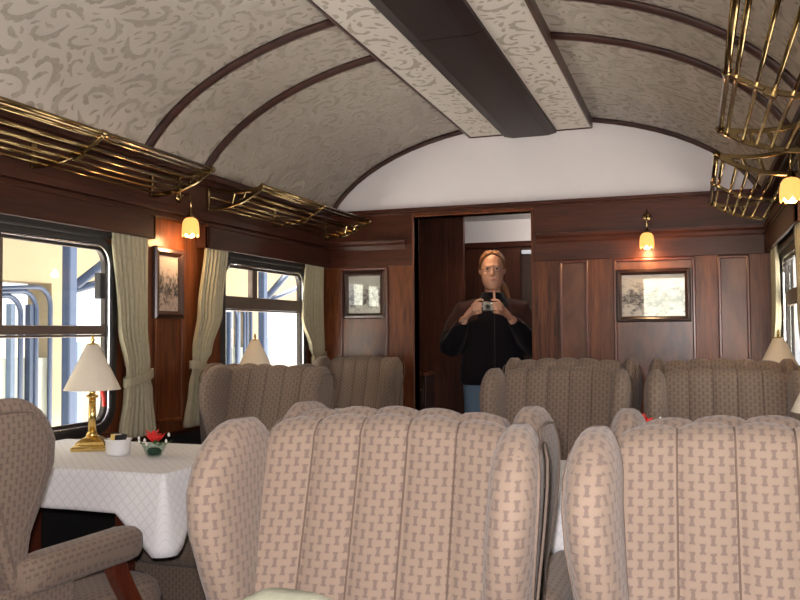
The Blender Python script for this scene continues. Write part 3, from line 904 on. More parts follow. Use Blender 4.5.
# ------------------------------------------------------------------ things on the tables
sb = mk('sugar_bowl', MB().lathe([(.030, 0), (.038, .004), (.041, .02), (.042, .048), (.045, .052), (.0455, .056), (.041, .055), (.039, .05), (.037, .012), (.001, .009)], 28), M['porcelain'])
sb.location = (-1.875, 2.45, TZ+.0025); tag(sb, 'white porcelain sugar bowl beside the left lamp base', 'bowl')
for q, (x, y, rx, rz, mt, lab) in enumerate([(-.012, .012, 20, 30, 'packet_w', 'white paper packet leaning in the sugar bowl'), (.014, .008, -15, -20, 'packet_b', 'black paper packet leaning in the sugar bowl'), (-.006, -.014, -12, 10, 'packet_y', 'yellow paper packet leaning in the sugar bowl'), (.012, -.016, 10, 70, 'packet_b', 'small black packet at the front of the sugar bowl')]):
    p = mk('sugar_packet', MB().box(-.014, .014, -.002, .002, -.024, .024), M[mt], bevel=.001)
    p.location = (-1.875+x, 2.45+y, TZ+.0025+.048); p.rotation_euler = (R(rx), 0, R(rz)); tag(p, lab, 'sugar packet', 'packets in the sugar bowl')
def flower_bowl(loc, label, stem):
    t = thing('flower_bowl', loc, 0, label, 'flower arrangement')
    mk('glass_bowl', MB().lathe([(.018, 0), (.024, .002), (.034, .022), (.041, .042), (.0395, .042), (.032, .022), (.022, .005), (.001, .004)], 24), M['clearglass'], t)
    mk('moss', MB().lathe([(.012, .006), (.021, .009), (.024, .020), (.018, .028), (.004, .031)], 14), M['moss'], t)
    hz = .055 + stem
    if stem: mk('stem', MB().tube([(0, 0, .02), (.004, 0, hz*.6), (.0, 0, hz)], .002, 6), M['green_leaf'], t)
    fl = None
    g = random.Random(3)
    for j in range(3):
        a = j*2.2 + .5; cx, cy, cz = .013*math.cos(a), .013*math.sin(a), hz + (j % 2)*.010
        f = MB()
        for q in range(7):
            b = q*2*PI/7 + j; L = .023
            pts = [(cx, cy, cz-.004), (cx + L*.5*math.cos(b), cy + L*.5*math.sin(b), cz + .008), (cx + L*math.cos(b), cy + L*math.sin(b), cz + .016 + .010*g.random())]
            f.tube(pts, [.003, .0085, .0025], 7, flat=.35)
        o = mk('flower', f, M['red_petal'], t)
        mk('stamen', MB().lathe([(.001, 0), (.004, .003), (.004, .007), (.001, .010)], 8, (cx, cy, cz)), M['packet_y'], o)
    for a in (200, 330, 20, 120):
        b = R(a); L = .066
        pts = [(.01*math.cos(b), .01*math.sin(b), hz-.014), (.04*math.cos(b), .04*math.sin(b), hz-.012), (L*math.cos(b), L*math.sin(b), hz+.002)]
        mk('leaf', MB().tube(pts, [.003, .011, .001], 7, flat=.2), M['green_leaf'], t)
    for a, r_, z in ((185, .058, .004), (205, .05, -.006), (170, .045, -.004), (10, .052, .018), (355, .05, -.002), (250, .03, -.012)):
        b = R(a)
        mk('bud', MB().lathe([(.001, -.006), (.0045, -.002), (.004, .004), (.001, .008)], 8, (r_*math.cos(b), r_*math.sin(b), hz + z)), M['white_bud'], t)
    return t
flower_bowl((-1.733, 2.455, TZ+.0025), 'small glass bowl of red flowers at the right of the left table', 0)
flower_bowl((-.158, 2.755, TZ+.0025), 'tiny red flowers in glass showing between the right foreground and far chairs', .066)

# bag lying against the foreground chair
bg = thing('canvas_bag', (-.530, 1.02, .483), R(-4), 'pale green canvas bag on the seat of the centre foreground chair', 'bag')
lp = []
for z, a, b in ((.02, .10, .055), (.05, .108, .075), (.16, .108, .078), (.27, .100, .07), (.335, .088, .054), (.37, .068, .034), (.382, .042, .014)):
    lp.append([(a*math.copysign(abs(math.cos(t))**.6, math.cos(t)), b*math.copysign(abs(math.sin(t))**.7, math.sin(t)) + .10*z, z) for t in [2*PI*q/32 for q in range(32)]])
mk('bag_body', MB().loft(lp), M['canvas'], bg)
st = MB()
pts = []
for q in range(15):
    t = -.9 + 1.8*q/14; pts.append((.072*t, -.026 - .012*(1-t*t) + .036, .352 + .022*(1-t*t)))
mk('zip_seam', MB().tube(pts, .0035, 6), M['thread'], bg)
for q in range(13):
    p = pts[q+1]; st.tube([(p[0]-.002, p[1]-.008, p[2]-.010), (p[0]+.002, p[1]-.010, p[2]-.012)], .0012, 5)
mk('stitching', st, M['thread'], bg)

# ------------------------------------------------------------------ luggage racks
def make_rack():
    """local frame: wall plane x=0, room towards +x, rack runs y 0..1.455, z absolute"""
    t = thing('luggage_rack', (0,0,0), 0, 'x', 'luggage rack')
    L = 1.468; B = M['brass_dark']
    low = lambda n: bez((.004, 1.837), (.19, 1.832), (.325, 1.935), n)
    upc = lambda n: bez((.004, 1.946), (.16, 1.895), (.325, 1.935), n)
    def strip(m, pts, y, w, th):
        lps = []
        for i, p in enumerate(pts):
            a = Vector(pts[min(i+1, len(pts)-1)]) - Vector(pts[max(i-1, 0)]); a.normalize(); nx_, nz_ = -a[1]*w/2, a[0]*w/2
            lps.append([(p[0]+nx_, y-th/2, p[1]+nz_), (p[0]+nx_, y+th/2, p[1]+nz_), (p[0]-nx_, y+th/2, p[1]-nz_), (p[0]-nx_, y-th/2, p[1]-nz_)])
        m.loft(lps, smooth=False)
    lo, hi = low(20), upc(20)
    for y in (0, L):
        m = MB(); strip(m, lo, y, .020, .012); strip(m, hi, y, .019, .010)
        strip(m, [(.008, 1.832), (.008, 1.95)], y, .017, .014)
        strip(m, [lo[8], hi[10]], y, .015, .009)
        strip(m, [lo[12], hi[14]], y, .014, .009)
        strip(m, [(.265, 1.908), (.325, 1.937)], y, .028, .011)
        o = mk('end_bracket', m, B, t, bevel=.003)
        mk('tip_cap', MB().tube([(.326, y-.011, 1.937), (.326, y+.011, 1.937)], .0145, 14), B, o)
    for y in (L/2,):
        m = MB(); strip(m, lo, y, .015, .020); strip(m, [(.006, 1.832), (.006, 1.95)], y, .012, .03)
        strip(m, [(.195, 1.853), (.232, 1.871)], y, .020, .026)
        o = mk('strap_bracket', m, B, t, bevel=.003)
        mk('tip_cap', MB().tube([(.326, y-.012, 1.937), (.326, y+.012, 1.937)], .0140, 14), B, o)
    for k_ in (2, 5.5, 8.5, 11.5, 14.5):
        i = int(k_); f = k_ - i; a, b = lo[i], lo[i+1]
        x, z = a[0]+(b[0]-a[0])*f, a[1]+(b[1]-a[1])*f
        mk('rail', MB().tube([(x, 0, z+.009), (x, L, z+.009)], .0062, 10), B, t)
    mk('front_rail', MB().tube([(.326, 0, 1.937), (.326, L, 1.937)], .0105, 14), B, t)
    mk('front_rail', MB().tube([(.300, 0, 1.925), (.300, L, 1.925)], .0075, 12), B, t)
    mk('rail', MB().tube([(.018, 0, 1.900), (.018, L, 1.900)], .005, 10), B, t)
    return t
rk = make_rack()
for i, (loc, rz, lab) in enumerate([
    ((XL, 1.833, .014), 0, 'brass luggage rack on the left wall, nearer, running out of the photo'),
    ((XL, 3.785, .014), 0, 'brass luggage rack on the left wall, farther, ending at the end wall'),
    ((XR, 1.833+1.468, .014), PI, 'brass luggage rack at the upper right corner, nearer of the right wall'),
    ((XR, 3.785+1.468, .014), PI, 'brass luggage rack on the right wall, farther, beside the white arch')]):
    place(rk, i == 0, loc, rz, lab, 'luggage rack', 'brass luggage racks above the windows')

# ------------------------------------------------------------------ wall lamps
def make_sconce():
    """wall plane y=0, room towards -y"""
    t = thing('wall_lamp', (0,0,0), 0, 'x', 'wall lamp')
    B = M['brass_dark']
    mk('wall_plate', MB().lathe([(.026, 0), (.026, .006), (.018, .011), (.008, .013)], 20).xf(Matrix.Translation((0, 0, 0)) @ Matrix.Rotation(R(90), 4, 'X')), B, t)
    mk('arm', MB().tube([(0, -.008, 0), (0, -.045, .016), (0, -.066, .010), (0, -.070, -.018), (0, -.070, -.092)], [.005, .005, .005, .005, .006], 10).tube([(0, -.012, .0), (0, -.012, .045)], .004, 8), B, t)
    mk('holder', MB().lathe([(.007, -.070), (.010, -.080), (.013, -.084), (.020, -.097), (.020, -.102)], 18, (0, -.070, 0)), B, t)
    n = 40; loops = []
    for r, z, sca in ((.018, -.100, 0), (.030, -.106, 0), (.040, -.120, 0), (.0445, -.145, 0), (.0455, -.168, .2), (.0455, -.188, 1), (.0435, -.188, 1), (.0435, -.168, .2), (.042, -.146, 0), (.037, -.121, 0), (.027, -.109, 0)):
        r *= .90; loops.append([(r*(1+.03*math.cos(8*2*PI*j/n))*math.cos(2*PI*j/n), -.070 + r*(1+.03*math.cos(8*2*PI*j/n))*math.sin(2*PI*j/n), z + sca*.008*math.cos(8*2*PI*j/n)) for j in range(n)])
    mk('tulip_shade', MB().loft(loops, False, False), M['tulip'], t)
    mk('bulb', MB().lathe([(.010, -.104), (.016, -.125), (.027, -.150), (.030, -.170), (.024, -.186), (.012, -.195), (.001, -.197)], 20, (0, -.070, 0)), M['bulb_glow'], t)
    return t
scn = make_sconce()
for i, (loc, rz, lab) in enumerate([
    ((-.258, YE-.006, 1.888), 0, 'glowing tulip wall lamp on the end wall above the white-glared photograph'),
    ((XL, 3.53, 1.874), R(90), 'glowing tulip wall lamp on the left pier between the two windows'),
    ((XR, 3.52, 1.892), R(-90), 'glowing tulip wall lamp at the right edge of the photo under the racks')]):
    place(scn, i == 0, loc, rz, lab, 'wall lamp', 'lit tulip wall lamps')

# ------------------------------------------------------------------ framed photographs
def picture(w, h, mat, fw, label, loc, rz):
    """hangs on plane y=0 facing -y, loc = centre"""
    t = thing('framed_photograph', loc, rz, label, 'picture', None)
    lp = []
    def rect(a, b, y): return [(-a, y, -b), (a, y, -b), (a, y, b), (-a, y, b)]
    W, H = w/2, h/2
    for ins, y in ((0, 0), (0, -.016), (.006, -.024), (fw*.55, -.026), (fw*.8, -.018), (fw, -.014), (fw, 0)): lp.append(rect(W-ins, H-ins, y))
    m = MB().loft(lp + [lp[0]], False, False, smooth=False); mk('picture_frame', m, M['wood_dark'], t)
    a, b = W-fw, H-fw
    m = MB().add([(-a, -.006, -b), (a, -.006, -b), (a, -.006, b), (-a, -.006, b), (-a, -.002, -b), (a, -.002, -b), (a, -.002, b), (-a, -.002, b)], [(0,1,2,3), (7,6,5,4), (0,4,5,1), (1,5,6,2), (2,6,7,3), (3,7,4,0)], [(0,0),(1,0),(1,1),(0,1)]*2, smooth=False)
    mk('print', m, mat, t)
    mk('picture_glass', MB().box(-a, a, -.0095, -.008, -b, b), M['picglass'], t)
    return t
picture(.425, .315, M['photo_c'], .034, 'wide dark-framed old photograph with white glare on the end wall', (-.231, YE-.004, 1.421), 0)
picture(.30, .318, M['photo_b'], .036, 'nearly square dark-framed photograph on the end wall left of the doorway', (-2.068, YE-.004, 1.462), 0)
picture(.235, .335, M['photo_a'], .036, 'upright dark-framed photograph on the left pier below the lamp', (XLW+.003, 3.478, 1.455), R(90))

# ------------------------------------------------------------------ curtains
def curtain(xw, s, prof, label, tie_z, side):
    """prof: list of (z, y0, y1); s towards the room"""
    t = thing('curtain', (xw, prof[0][1], 0), 0, label, 'curtain', 'pleated cream curtains at the windows')
    oy = prof[0][1]
    m = MB(); nu, nz = 60, 40; V = []; UV = []
    z0, z1 = prof[0][0], prof[-1][0]
    for j in range(nz+1):
        z = z0 + (z1-z0)*j/nz
        for a, b in zip(prof, prof[1:]):
            if a[0] >= z >= b[0] - 1e-9:
                q = (a[0]-z)/(a[0]-b[0]); q = q*q*(3-2*q)
                y0, y1 = a[1]+(b[1]-a[1])*q, a[2]+(b[2]-a[2])*q; break
        wd = y1-y0
        for i in range(nu+1):
            u = i/nu
            amp = min(.019, .10*wd) * (.75 + .25*math.sin(u*9+z*2)) * (1.0 if abs(z-tie_z) > .05 else .6)
            ph = u*2*PI*7.5 + .9*math.sin(z*3+u*4)
            V.append((s*(.034 + amp*math.cos(ph)), y0 + wd*u + .004*math.sin(ph*2) - oy, z)); UV.append((u, z))
    m.add(V, [(j*(nu+1)+i, j*(nu+1)+i+1, (j+1)*(nu+1)+i+1, (j+1)*(nu+1)+i) for j in range(nz) for i in range(nu)])
    mk('drape', m, M['curtain'], t, solid=.003)
    for a, b in zip(prof, prof[1:]):
        if a[0] >= tie_z >= b[0]:
            q = (a[0]-tie_z)/(a[0]-b[0]); q = q*q*(3-2*q); y0, y1 = a[1]+(b[1]-a[1])*q - oy, a[2]+(b[2]-a[2])*q - oy
    lps = []
    tl_ = .03 if side > 0 else -.03
    for q in range(21):
        a = 2*PI*q/20; yy = (y0+y1)/2 + ((y1-y0)/2+.010)*math.cos(a); xx = .034 + .028*math.sin(a)
        zc = tie_z + tl_*(yy-(y0+y1)/2)/.15
        lps.append([(s*(xx-.0), yy, zc-.019), (s*(xx+.006*math.sin(a)), yy+.006*math.cos(a), zc-.019), (s*(xx+.006*math.sin(a)), yy+.006*math.cos(a), zc+.019), (s*xx, yy, zc+.019)])
    mk('tieback', MB().loft(lps, False, False, smooth=False), M['curtain'], t)
    return t
zt, zb = 1.70, .757
curtain(XLW, 1, [(zt, 3.02, 3.285), (1.25, 3.08, 3.285), (1.045, 3.135, 3.305), (.95, 3.125, 3.32), (zb, 3.09, 3.35)], 'cream curtain tied back at the right of the nearer left window', 1.02, 1)
curtain(XLW, 1, [(zt, 3.765, 3.99), (1.32, 3.70, 3.935), (1.13, 3.66, 3.83), (1.05, 3.655, 3.765), (.95, 3.63, 3.765), (zb, 3.59, 3.76)], 'cream curtain tied back at the left of the farther left window', 1.05, -1)
curtain(XLW, 1, [(zt, 4.94, 5.23), (1.30, 4.895, 5.235), (1.12, 5.01, 5.24), (1.05, 5.06, 5.24), (zb, 5.02, 5.25)], 'cream curtain at the far end of the farther left window', 1.05, 1)
curtain(XRW, -1, [(zt, 4.93, 5.23), (1.30, 4.91, 5.235), (1.12, 5.01, 5.24), (1.05, 5.06, 5.24), (zb, 5.02, 5.25)], 'cream curtain at the far end of the farther right window', 1.05, 1)
curtain(XRW, -1, [(zt, 3.76, 4.02), (1.32, 3.72, 3.96), (1.13, 3.68, 3.85), (1.05, 3.68, 3.79), (zb, 3.63, 3.78)], 'cream curtain cut by the right edge of the photo', 1.05, -1)

# ------------------------------------------------------------------ the person
def fwd(*a): return a
pr = thing('person', (-1.328, 5.80, 0), R(13), 'person in a dark fleece jacket and jeans raising a camera in the doorway', 'person')
def ring(c, rx, ry, n=20, p=1.0):
    return [(c[0] + rx*math.copysign(abs(math.cos(t))**p, math.cos(t)), c[1] + ry*math.copysign(abs(math.sin(t))**p, math.sin(t)), c[2]) for t in [2*PI*q/n for q in range(n)]]
CZ = 1.372                                     # camera height
CY = -.335
b = MB()
# torso + neck + head
b.loft([ring((0, .01, z), rx, ry, 24, .85) for z, rx, ry in ((.80, .155, .105), (.90, .165, .115), (1.02, .150, .105), (1.15, .150, .105), (1.27, .165, .11), (1.37, .160, .095), (1.42, .115, .075), (1.455, .065, .062))])
b.loft([ring((0, .012 - .012*(z-1.43)/.1, z), r_, r_*1.05, 18) for z, r_ in ((1.40, .072), (1.45, .058), (1.50, .055), (1.56, .056))])
b.loft([ring((0, y, z), rx, ry, 26, .92) for z, rx, ry, y in ((1.500, .022, .018, -.060), (1.510, .045, .036, -.050), (1.53, .062, .062, -.030), (1.56, .072, .083, -.012), (1.60, .077, .095, .0), (1.64, .078, .101, .006), (1.68, .079, .103, .010), (1.715, .075, .098, .013), (1.745, .060, .080, .016), (1.762, .038, .052, .018), (1.768, .012, .018, .018))])
# nose, brow, ears, cheekbones
b.loft([ring((0, y, z), rx, ry, 10) for z, rx, ry, y in ((1.648, .007, .012, -.090), (1.625, .010, .016, -.098), (1.603, .015, .018, -.102), (1.594, .013, .012, -.098))])
b.tube([(-.045, -.080, 1.662), (0, -.092, 1.664), (.045, -.080, 1.662)], [.010, .011, .010], 8)
for s in (-1, 1):
    b.tube([(s*.030, -.075, 1.61), (s*.052, -.058, 1.605)], [.016, .016], 8)
    b.tube([(s*.080, .010, 1.66), (s*.085, .018, 1.64), (s*.082, .010, 1.61)], [.010, .014, .008], 8)
b.tube([(-.022, -.085, 1.566), (0, -.092, 1.567), (.022, -.085, 1.566)], [.007, .009, .007], 8)
b.tube([(0, -.075, 1.525), (0, -.072, 1.52)], [.018, .016], 10)
# arms: shoulder, elbow, wrist
ARM = {}
CXO = -.035
for s in (-1, 1):
    e = CXO + s*.047                                 # side of the camera body
    sh, el, wr = (s*.185, .015, 1.375), (s*.285, -.03, 1.095), (e + s*.108, -.272, 1.298)
    ARM[s] = (sh, el, wr)
    b.tube([(s*.12, .01, 1.385), sh, tuple((a+c)/2 for a, c in zip(sh, el)), el], [.05, .058, .050, .042], 14)
    b.tube([el, tuple((a*.55+c*.45) for a, c in zip(el, wr)), wr], [.042, .040, .027], 14)
    # palm beside the camera, running up from the wrist
    b.tube([wr, (e + s*.078, -.295, 1.328), (e + s*.048, -.318, 1.358), (e + s*.030, -.328, 1.378)], [.026, .033, .036, .026], 12, flat=.62)
    # index finger over the top, three fingers curled round the front, thumb underneath
    b.tube([(e + s*.040, -.330, 1.384), (e + s*.026, -.344, 1.414), (e - s*.002, -.346, 1.424), (e - s*.022, -.341, 1.418)], [.0115, .0105, .0098, .008], 8)
    for zz, xe, k0 in ((1.398, -.012, .050), (1.377, -.016, .054), (1.356, -.010, .056)):
        b.tube([(e + s*k0, -.330, zz-.014), (e + s*(k0-.010), -.366, zz-.003), (e + s*.018, -.374, zz), (e + s*xe, -.368, zz+.001)], [.0115, .0105, .0098, .008], 8)
    b.tube([(e + s*.062, -.290, 1.330), (e + s*.034, -.300, 1.335), (e + s*.008, -.304, 1.338), (e - s*.012, -.306, 1.343)], [.014, .0125, .0105, .009], 8)
# legs and feet
for s in (-1, 1):
    b.tube([(s*.075, .02, .86), (s*.085, .015, .65), (s*.088, .01, .47), (s*.09, .025, .30), (s*.09, .03, .07)], [.090, .080, .056, .052, .038], 16)
    b.tube([(s*.09, .04, .045), (s*.092, -.05, .035), (s*.095, -.13, .028)], [.036, .034, .026], 10)
mk('body', b, M['skin'], pr, remesh=.0055, smooth_it=3)
# jacket
j = MB()
j.loft([ring((0, .01, z), rx, ry, 28, .8) for z, rx, ry in ((.845, .220, .145), (.87, .236, .158), (.95, .232, .158), (1.05, .216, .152), (1.18, .200, .148), (1.28, .205, .142), (1.34, .200, .128), (1.39, .150, .108), (1.425, .102, .092), (1.45, .088, .086))])
j.loft([ring((0, .012, z), rx, ry, 24) for z, rx, ry in ((1.41, .092, .090), (1.45, .084, .084), (1.485, .080, .082))])
for s in (-1, 1):
    sh, el, wr = ARM[s]
    j.tube([(s*.09, .01, 1.375), (s*.19, .015, 1.345), (s*.255, .0, 1.235), (s*.295, -.03, 1.12), (s*.292, -.05, 1.085)], [.075, .092, .085, .080, .074], 18)
    j.tube([(s*.295, -.035, 1.10), tuple(.62*p+.38*q for p, q in zip(el, wr)), tuple(.30*p+.70*q for p, q in zip(el, wr)), tuple(.08*p+.92*q for p, q in zip(el, wr))], [.080, .070, .055, .042], 16)
mk('jacket', j, M['jacket'], pr, remesh=.010, smooth_it=4)['label'] = 'dark navy fleece jacket with maroon shoulders'
mk('zip', MB().tube([(.012, -.060, 1.475), (.012, -.092, 1.40), (.012, -.142, 1.27), (.012, -.150, 1.05), (.012, -.142, .88)], .004, 6), M['black'], pr)
mk('collar_edge', MB().box(.004, .020, -.088, -.076, 1.42, 1.49), M['skin'], pr, bevel=.004)
# jeans
tj = MB()
tj.loft([ring((0, .012, z), rx, ry, 24, .9) for z, rx, ry in ((.76, .205, .132), (.83, .210, .135), (.90, .205, .13), (.95, .19, .125))])
for s in (-1, 1):
    tj.tube([(s*.100, .015, .84), (s*.100, .012, .65), (s*.092, .012, .45), (s*.094, .022, .25), (s*.094, .025, .07)], [.112, .104, .082, .074, .068], 18)
mk('jeans', tj, M['jeans'], pr, remesh=.010, smooth_it=3)['label'] = 'light blue denim jeans'
for s in (-1, 1):
    mk('shoe', MB().loft([ring((s*.094, -.045, z), rx, ry, 20, .8) for z, rx, ry in ((0, .046, .135), (.012, .050, .140), (.035, .048, .135), (.06, .042, .10), (.085, .036, .06))]).xf(Matrix.Translation((0, .0, .0))), M['shoe'], pr)
# hair drawn back, with a ponytail at one side
h = MB()
cap = []
for z, rx, ry, y in ((1.555, .050, .03, .085), (1.60, .080, .074, .040), (1.64, .084, .080, .042), (1.68, .0855, .086, .038), (1.71, .0835, .092, .030), (1.74, .073, .090, .022), (1.762, .053, .070, .016), (1.774, .030, .042, .016), (1.778, .008, .012, .018)):
    cap.append(ring((0, y, z), rx, ry, 28))
h.loft(cap)
for s in (-1, 1):
    h.tube([(s*.002, -.062, 1.760), (s*.034, -.068, 1.748), (s*.060, -.052, 1.724), (s*.0745, -.026, 1.69), (s*.079, .012, 1.652), (s*.076, .05, 1.635)], [.007, .010, .012, .013, .014, .014], 10)
    h.tube([(s*.006, -.044, 1.770), (s*.040, -.046, 1.758), (s*.066, -.028, 1.728), (s*.080, .002, 1.690), (s*.078, .05, 1.655)], [.008, .013, .014, .014, .014], 10)
    h.tube([(s*.006, -.015, 1.776), (s*.044, -.014, 1.763), (s*.072, .010, 1.728), (s*.080, .040, 1.69)], [.008, .012, .014, .014], 10)
h.tube([(.02, .09, 1.58), (.06, .085, 1.55), (.088, .06, 1.51), (.108, .03, 1.45), (.116, .015, 1.40)], [.03, .028, .022, .016, .005], 10)
h.tube([(-.086, .01, 1.66), (-.098, .0, 1.655), (-.108, -.01, 1.662)], [.006, .005, .002], 6)
mk('hair', h, M['hair'], pr, remesh=.006, smooth_it=2)['label'] = 'auburn grey hair tied back in a ponytail'
for s in (-1, 1):
    mk('eye', MB().lathe([(.001, -.007), (.006, -.004), (.008, 0), (.006, .004), (.001, .007)], 12).xf(Matrix.Translation((s*.032, -.0905, 1.643))), M['eye'], pr)
mk('lips', MB().tube([(-.024, -.086, 1.564), (-.010, -.0945, 1.567), (.0, -.0955, 1.566), (.010, -.0945, 1.567), (.024, -.086, 1.564)], [.002, .0045, .005, .0045, .002], 8), M['lip'], pr)
g = MB()
for s in (-1, 1):
    g.tube([(s*.033 + .023*math.cos(2*PI*q/20), -.104 + .006*abs(math.cos(2*PI*q/20)), 1.636 + .016*math.sin(2*PI*q/20)) for q in range(20)], .0014, 6, closed=True)
    g.tube([(s*.056, -.099, 1.638), (s*.082, -.03, 1.646), (s*.088, .01, 1.648)], .0014, 6)
g.tube([(-.010, -.105, 1.638), (0, -.108, 1.641), (.010, -.105, 1.638)], .0014, 6)
mk('glasses', g, M['chrome'], pr)['label'] = 'thin metal spectacles'
mk('bracelet', MB().tube([(-.196 + .030*math.cos(a)*.75 , -.266 + .034*math.sin(a), 1.292 + .030*math.cos(a)*.75) for a in [2*PI*q/18 for q in range(18)]], .0045, 6, closed=True), M['chrome'], pr)['label'] = 'silver bracelet on the wrist'
# camera held in the hands
cmw = thing('camera', (0, 0, 0), 0, 'silver compact camera held up in the hands of the person', 'camera')
cmw.matrix_world = Matrix.Translation((-1.328, 5.80, 0)) @ Matrix.Rotation(R(13), 4, 'Z') @ Matrix.Translation((CXO, CY-.004, CZ+.006))
mk('camera_body', MB().box(-.047, .047, -.015, .015, -.030, .030), M['silver'], cmw, bevel=.006, seg=3)
mk('grip', MB().box(-.046, -.030, -.019, -.013, -.026, .024), M['black'], cmw, bevel=.003)
ln = mk('lens_barrel', MB().lathe([(.022, .0), (.022, .016), (.019, .018), (.019, .028), (.016, .029)], 24).xf(Matrix.Translation((.002, -.014, -.004)) @ Matrix.Rotation(R(90), 4, 'X')), M['silver'], cmw)
mk('lens_glass', MB().lathe([(.0155, .0285), (.010, .0295), (.001, .030)], 20).xf(Matrix.Translation((.002, -.014, -.004)) @ Matrix.Rotation(R(90), 4, 'X')), M['black'], ln)
mk('flash_window', MB().box(.020, .038, -.0165, -.0145, .014, .024), M['white'], cmw)
mk('shutter_button', MB().lathe([(.006, .029), (.006, .034), (.004, .035)], 14).xf(Matrix.Translation((-.030, 0, 0))), M['chrome'], cmw)

# ------------------------------------------------------------------ outside
struct('ground', MB().box(-30, 20, -20, 45, -.75, -.7), M['concrete'], 'pale concrete platform outside the windows')
FX = -6.2
st = thing('station_building', (FX, 9, -.7), 0, 'cream station building with blue window frames seen through the left windows', 'building')
def fz(z): return z + .7
def fy(y): return y - 9
m = MB().box(-.15, .15, fy(0), fy(22), fz(1.72), fz(4.2))
for y0, y1 in ((0, 5.4), (6.86, 7.15), (9.15, 9.6), (10.9, 11.25), (13.2, 14.6), (17, 18), (21, 22)): m.box(-.15, .15, fy(y0), fy(y1), 0, fz(1.72))
mk('front_wall', m, M['cream_wall'], st)
mk('back_wall', MB().box(-3.2, -3.0, fy(0), fy(22), 0, fz(1.3)), M['white_wall'], st)
mk('low_wall', MB().box(-.10, .10, fy(5.4), fy(6.86), 0, fz(.98)).box(-.10, .10, fy(9.6), fy(10.9), 0, fz(1.0)), M['green_wall'], st)
mk('roof', MB().box(-3.3, .9, fy(-.5), fy(22.5), fz(4.2), fz(4.35)), M['white_wall'], st)
for y0, y1 in ((5.4, 6.86), (9.6, 10.9)):
    w = thing('tmp', (0,0,0), 0, None, None); w.name = 'blue_window_frame'; w.parent = st
    fr = MB(); 
    for q, ins in enumerate((0.03, .22, .42)):
        pts = [(.16, fy(y0 + .05), 0), (.16, fy(y0+.05), fz(1.6 - ins*.2))] + [(.16, fy(y1 - ins - .18 + .18*math.sin(a)), fz(1.5 - ins*.25 + .18*math.cos(a))) for a in [R(15*i) for i in range(7)]] + [(.16, fy(y1 - ins), 0)]
        fr.tube(pts, .024, 8)
    bpy.data.objects.remove(w)
    o = mk('window_frame', fr, M['blue_paint'], st)
    for q in range(5):
        yy = y0 + .2 + q*.24
        mk('window_bar', MB().box(.10, .16, fy(yy), fy(yy)+.05, fz(.1) if q % 2 else 0, fz(1.5)), M['pale_blue'] if q % 2 else M['blue_paint'], st)
def post(y, lab):
    t = thing('platform_post', (-5.35, y, -.7), 0, lab, 'post', 'blue posts along the platform')
    mk('shaft', MB().box(-.045, .045, -.06, .04, 0, 4.6), M['blue_paint'], t, bevel=.01)
    mk('facing', MB().box(-.04, .04, .041, .12, 0, fz(1.15)), M['pale_blue'], t, bevel=.01)
    mk('bracket', MB().tube([(0, .06, fz(1.65)), (0, 1.35, fz(2.42))], .045, 8), M['blue_paint'], t)
    mk('bracket', MB().tube([(0, .06, fz(1.62)), (0, 1.35, fz(1.92))], .035, 8), M['blue_paint'], t)
    return t
post(6.30, 'blue platform post with slanting brackets through the nearer left window')
post(9.95, 'blue platform post with slanting brackets through the farther left window')
hk = thing('hanging_hook', (-5.15, 6.72, 1.62), 0, 'wire hook hanging from the post bracket outside the nearer window', 'hook')
mk('hook_wire', MB().tube([(0, 0, .12), (0, .05, .06), (0, -.03, .0), (0, -.12, -.02)] + [(0, .1, -.15)], .012, 6), M['cream_wall'], hk)

wg = thing('glare_reflector', (-1, -14, -.7), 0, 'unseen pale block added behind the train to feed the glare', 'building')  # unseen block, added to bounce sun through the rear glazing
mk('reflector_wall', MB().box(-9, 9, -3, 0, 0, 4.2), M['green_wall'], wg)
mk('reflector_roof', MB().box(-9.2, 9.2, -3.2, .2, 4.2, 4.4), M['concrete'], wg)

# ------------------------------------------------------------------ light
wd = bpy.data.worlds.new('World'); sc.world = wd; wd.use_nodes = True
nt = wd.node_tree; bgn = nt.nodes['Background']
sky = N(nt, 'ShaderNodeTexSky'); sky.sky_type = 'PREETHAM' if 'PREETHAM' in [e.identifier for e in sky.bl_rna.properties['sky_type'].enum_items] else 'NISHITA'
bgn.inputs[0].default_value = (.93, .96, 1.0, 1)
nt.nodes.remove(sky)
bgn.inputs[1].default_value = 1.2

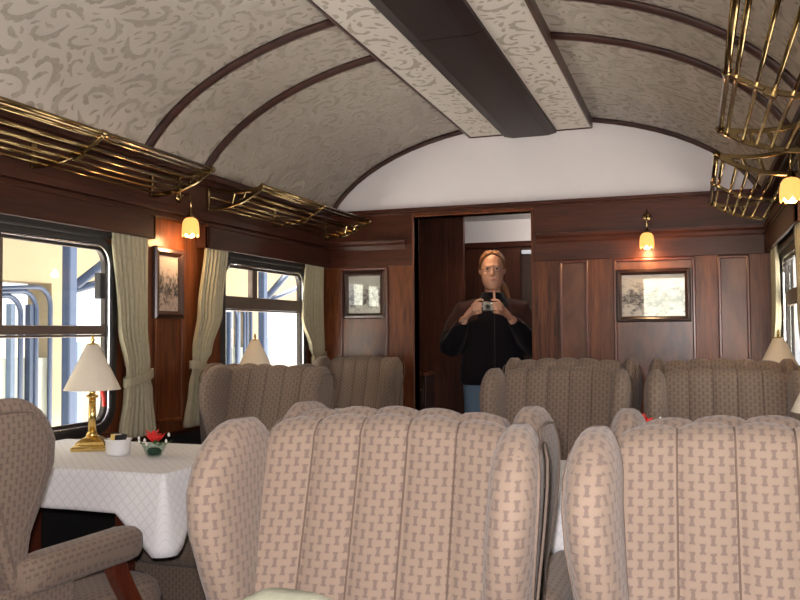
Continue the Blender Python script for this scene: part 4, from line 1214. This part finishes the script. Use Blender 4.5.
def light(kind, name, loc, power, color, size=.1, rot=None, **kw):
    l = bpy.data.lights.new(name, kind); l.energy = power; l.color = color
    o = bpy.data.objects.new(name, l); col.objects.link(o); o.location = loc
    if kind in ('POINT', 'SPOT'): l.shadow_soft_size = size
    if rot: o.rotation_euler = rot
    for a, b_ in kw.items(): setattr(l, a, b_)
    return o
sun = light('SUN', 'sun', (0, 0, 10), 42.0, (1, .95, .87)); sun.data.angle = R(1)
dv = Vector((-.15, -.60, -.78)); sun.rotation_euler = dv.to_track_quat('-Z', 'Y').to_euler()
light('POINT', 'camera_flash', (-.035, .02, 1.265), 92, (1, .93, .94), .02)
# the glow of each wall lamp's bulb
for n, p in (('bulb_end', (-.258, YE-.076, 1.665)), ('bulb_left', (XL+.07, 3.53, 1.65)), ('bulb_right', (XR-.07, 3.52, 1.668))):
    light('POINT', n, p, 2.2, (1, .58, .24), .03)
light('SPOT', 'downlight_beam', (-1.42, 5.60, VZ-.015), 9, (1, .66, .36), .03, (0, 0, 0), spot_size=R(120), spot_blend=.6)

light('POINT', 'corridor_downlight', (-1.10, 6.30, VZ-.06), 4.5, (1, .88, .74), .03)

# ------------------------------------------------------------------ camera
cd = bpy.data.cameras.new('camera_main'); co = bpy.data.objects.new('camera_main', cd); col.objects.link(co)
f = 850.0; roll = .007
d = Vector((295, -29, f)).normalized()                      # car axis (+Y) seen in the camera (x right, y up, z forward)
u = Vector((-roll, 1, -(-roll*d.x + d.y)/d.z)).normalized()  # world up
x = Vector((u.y*d.z - u.z*d.y, u.z*d.x - u.x*d.z, u.x*d.y - u.y*d.x))
if x.x < 0: x = -x
# world axes in camera coords are x, d, u -> camera axes in the world
camx = Vector((x.x, d.x, u.x)); camy = Vector((x.y, d.y, u.y)); camz = Vector((x.z, d.z, u.z))
mw = Matrix((( camx.x, camy.x, -camz.x, 0), (camx.y, camy.y, -camz.y, 0), (camx.z, camy.z, -camz.z, 1.22), (0, 0, 0, 1)))
co.matrix_world = mw
cd.sensor_fit = 'HORIZONTAL'; cd.sensor_width = 36; cd.lens = f/800*36; cd.clip_start = .02; cd.clip_end = 200
sc.camera = co
sc.view_settings.view_transform = 'Standard'; sc.view_settings.look = 'None'; sc.view_settings.gamma = 1
sc.view_settings.use_curve_mapping = False
sc.view_settings.exposure = 0.65
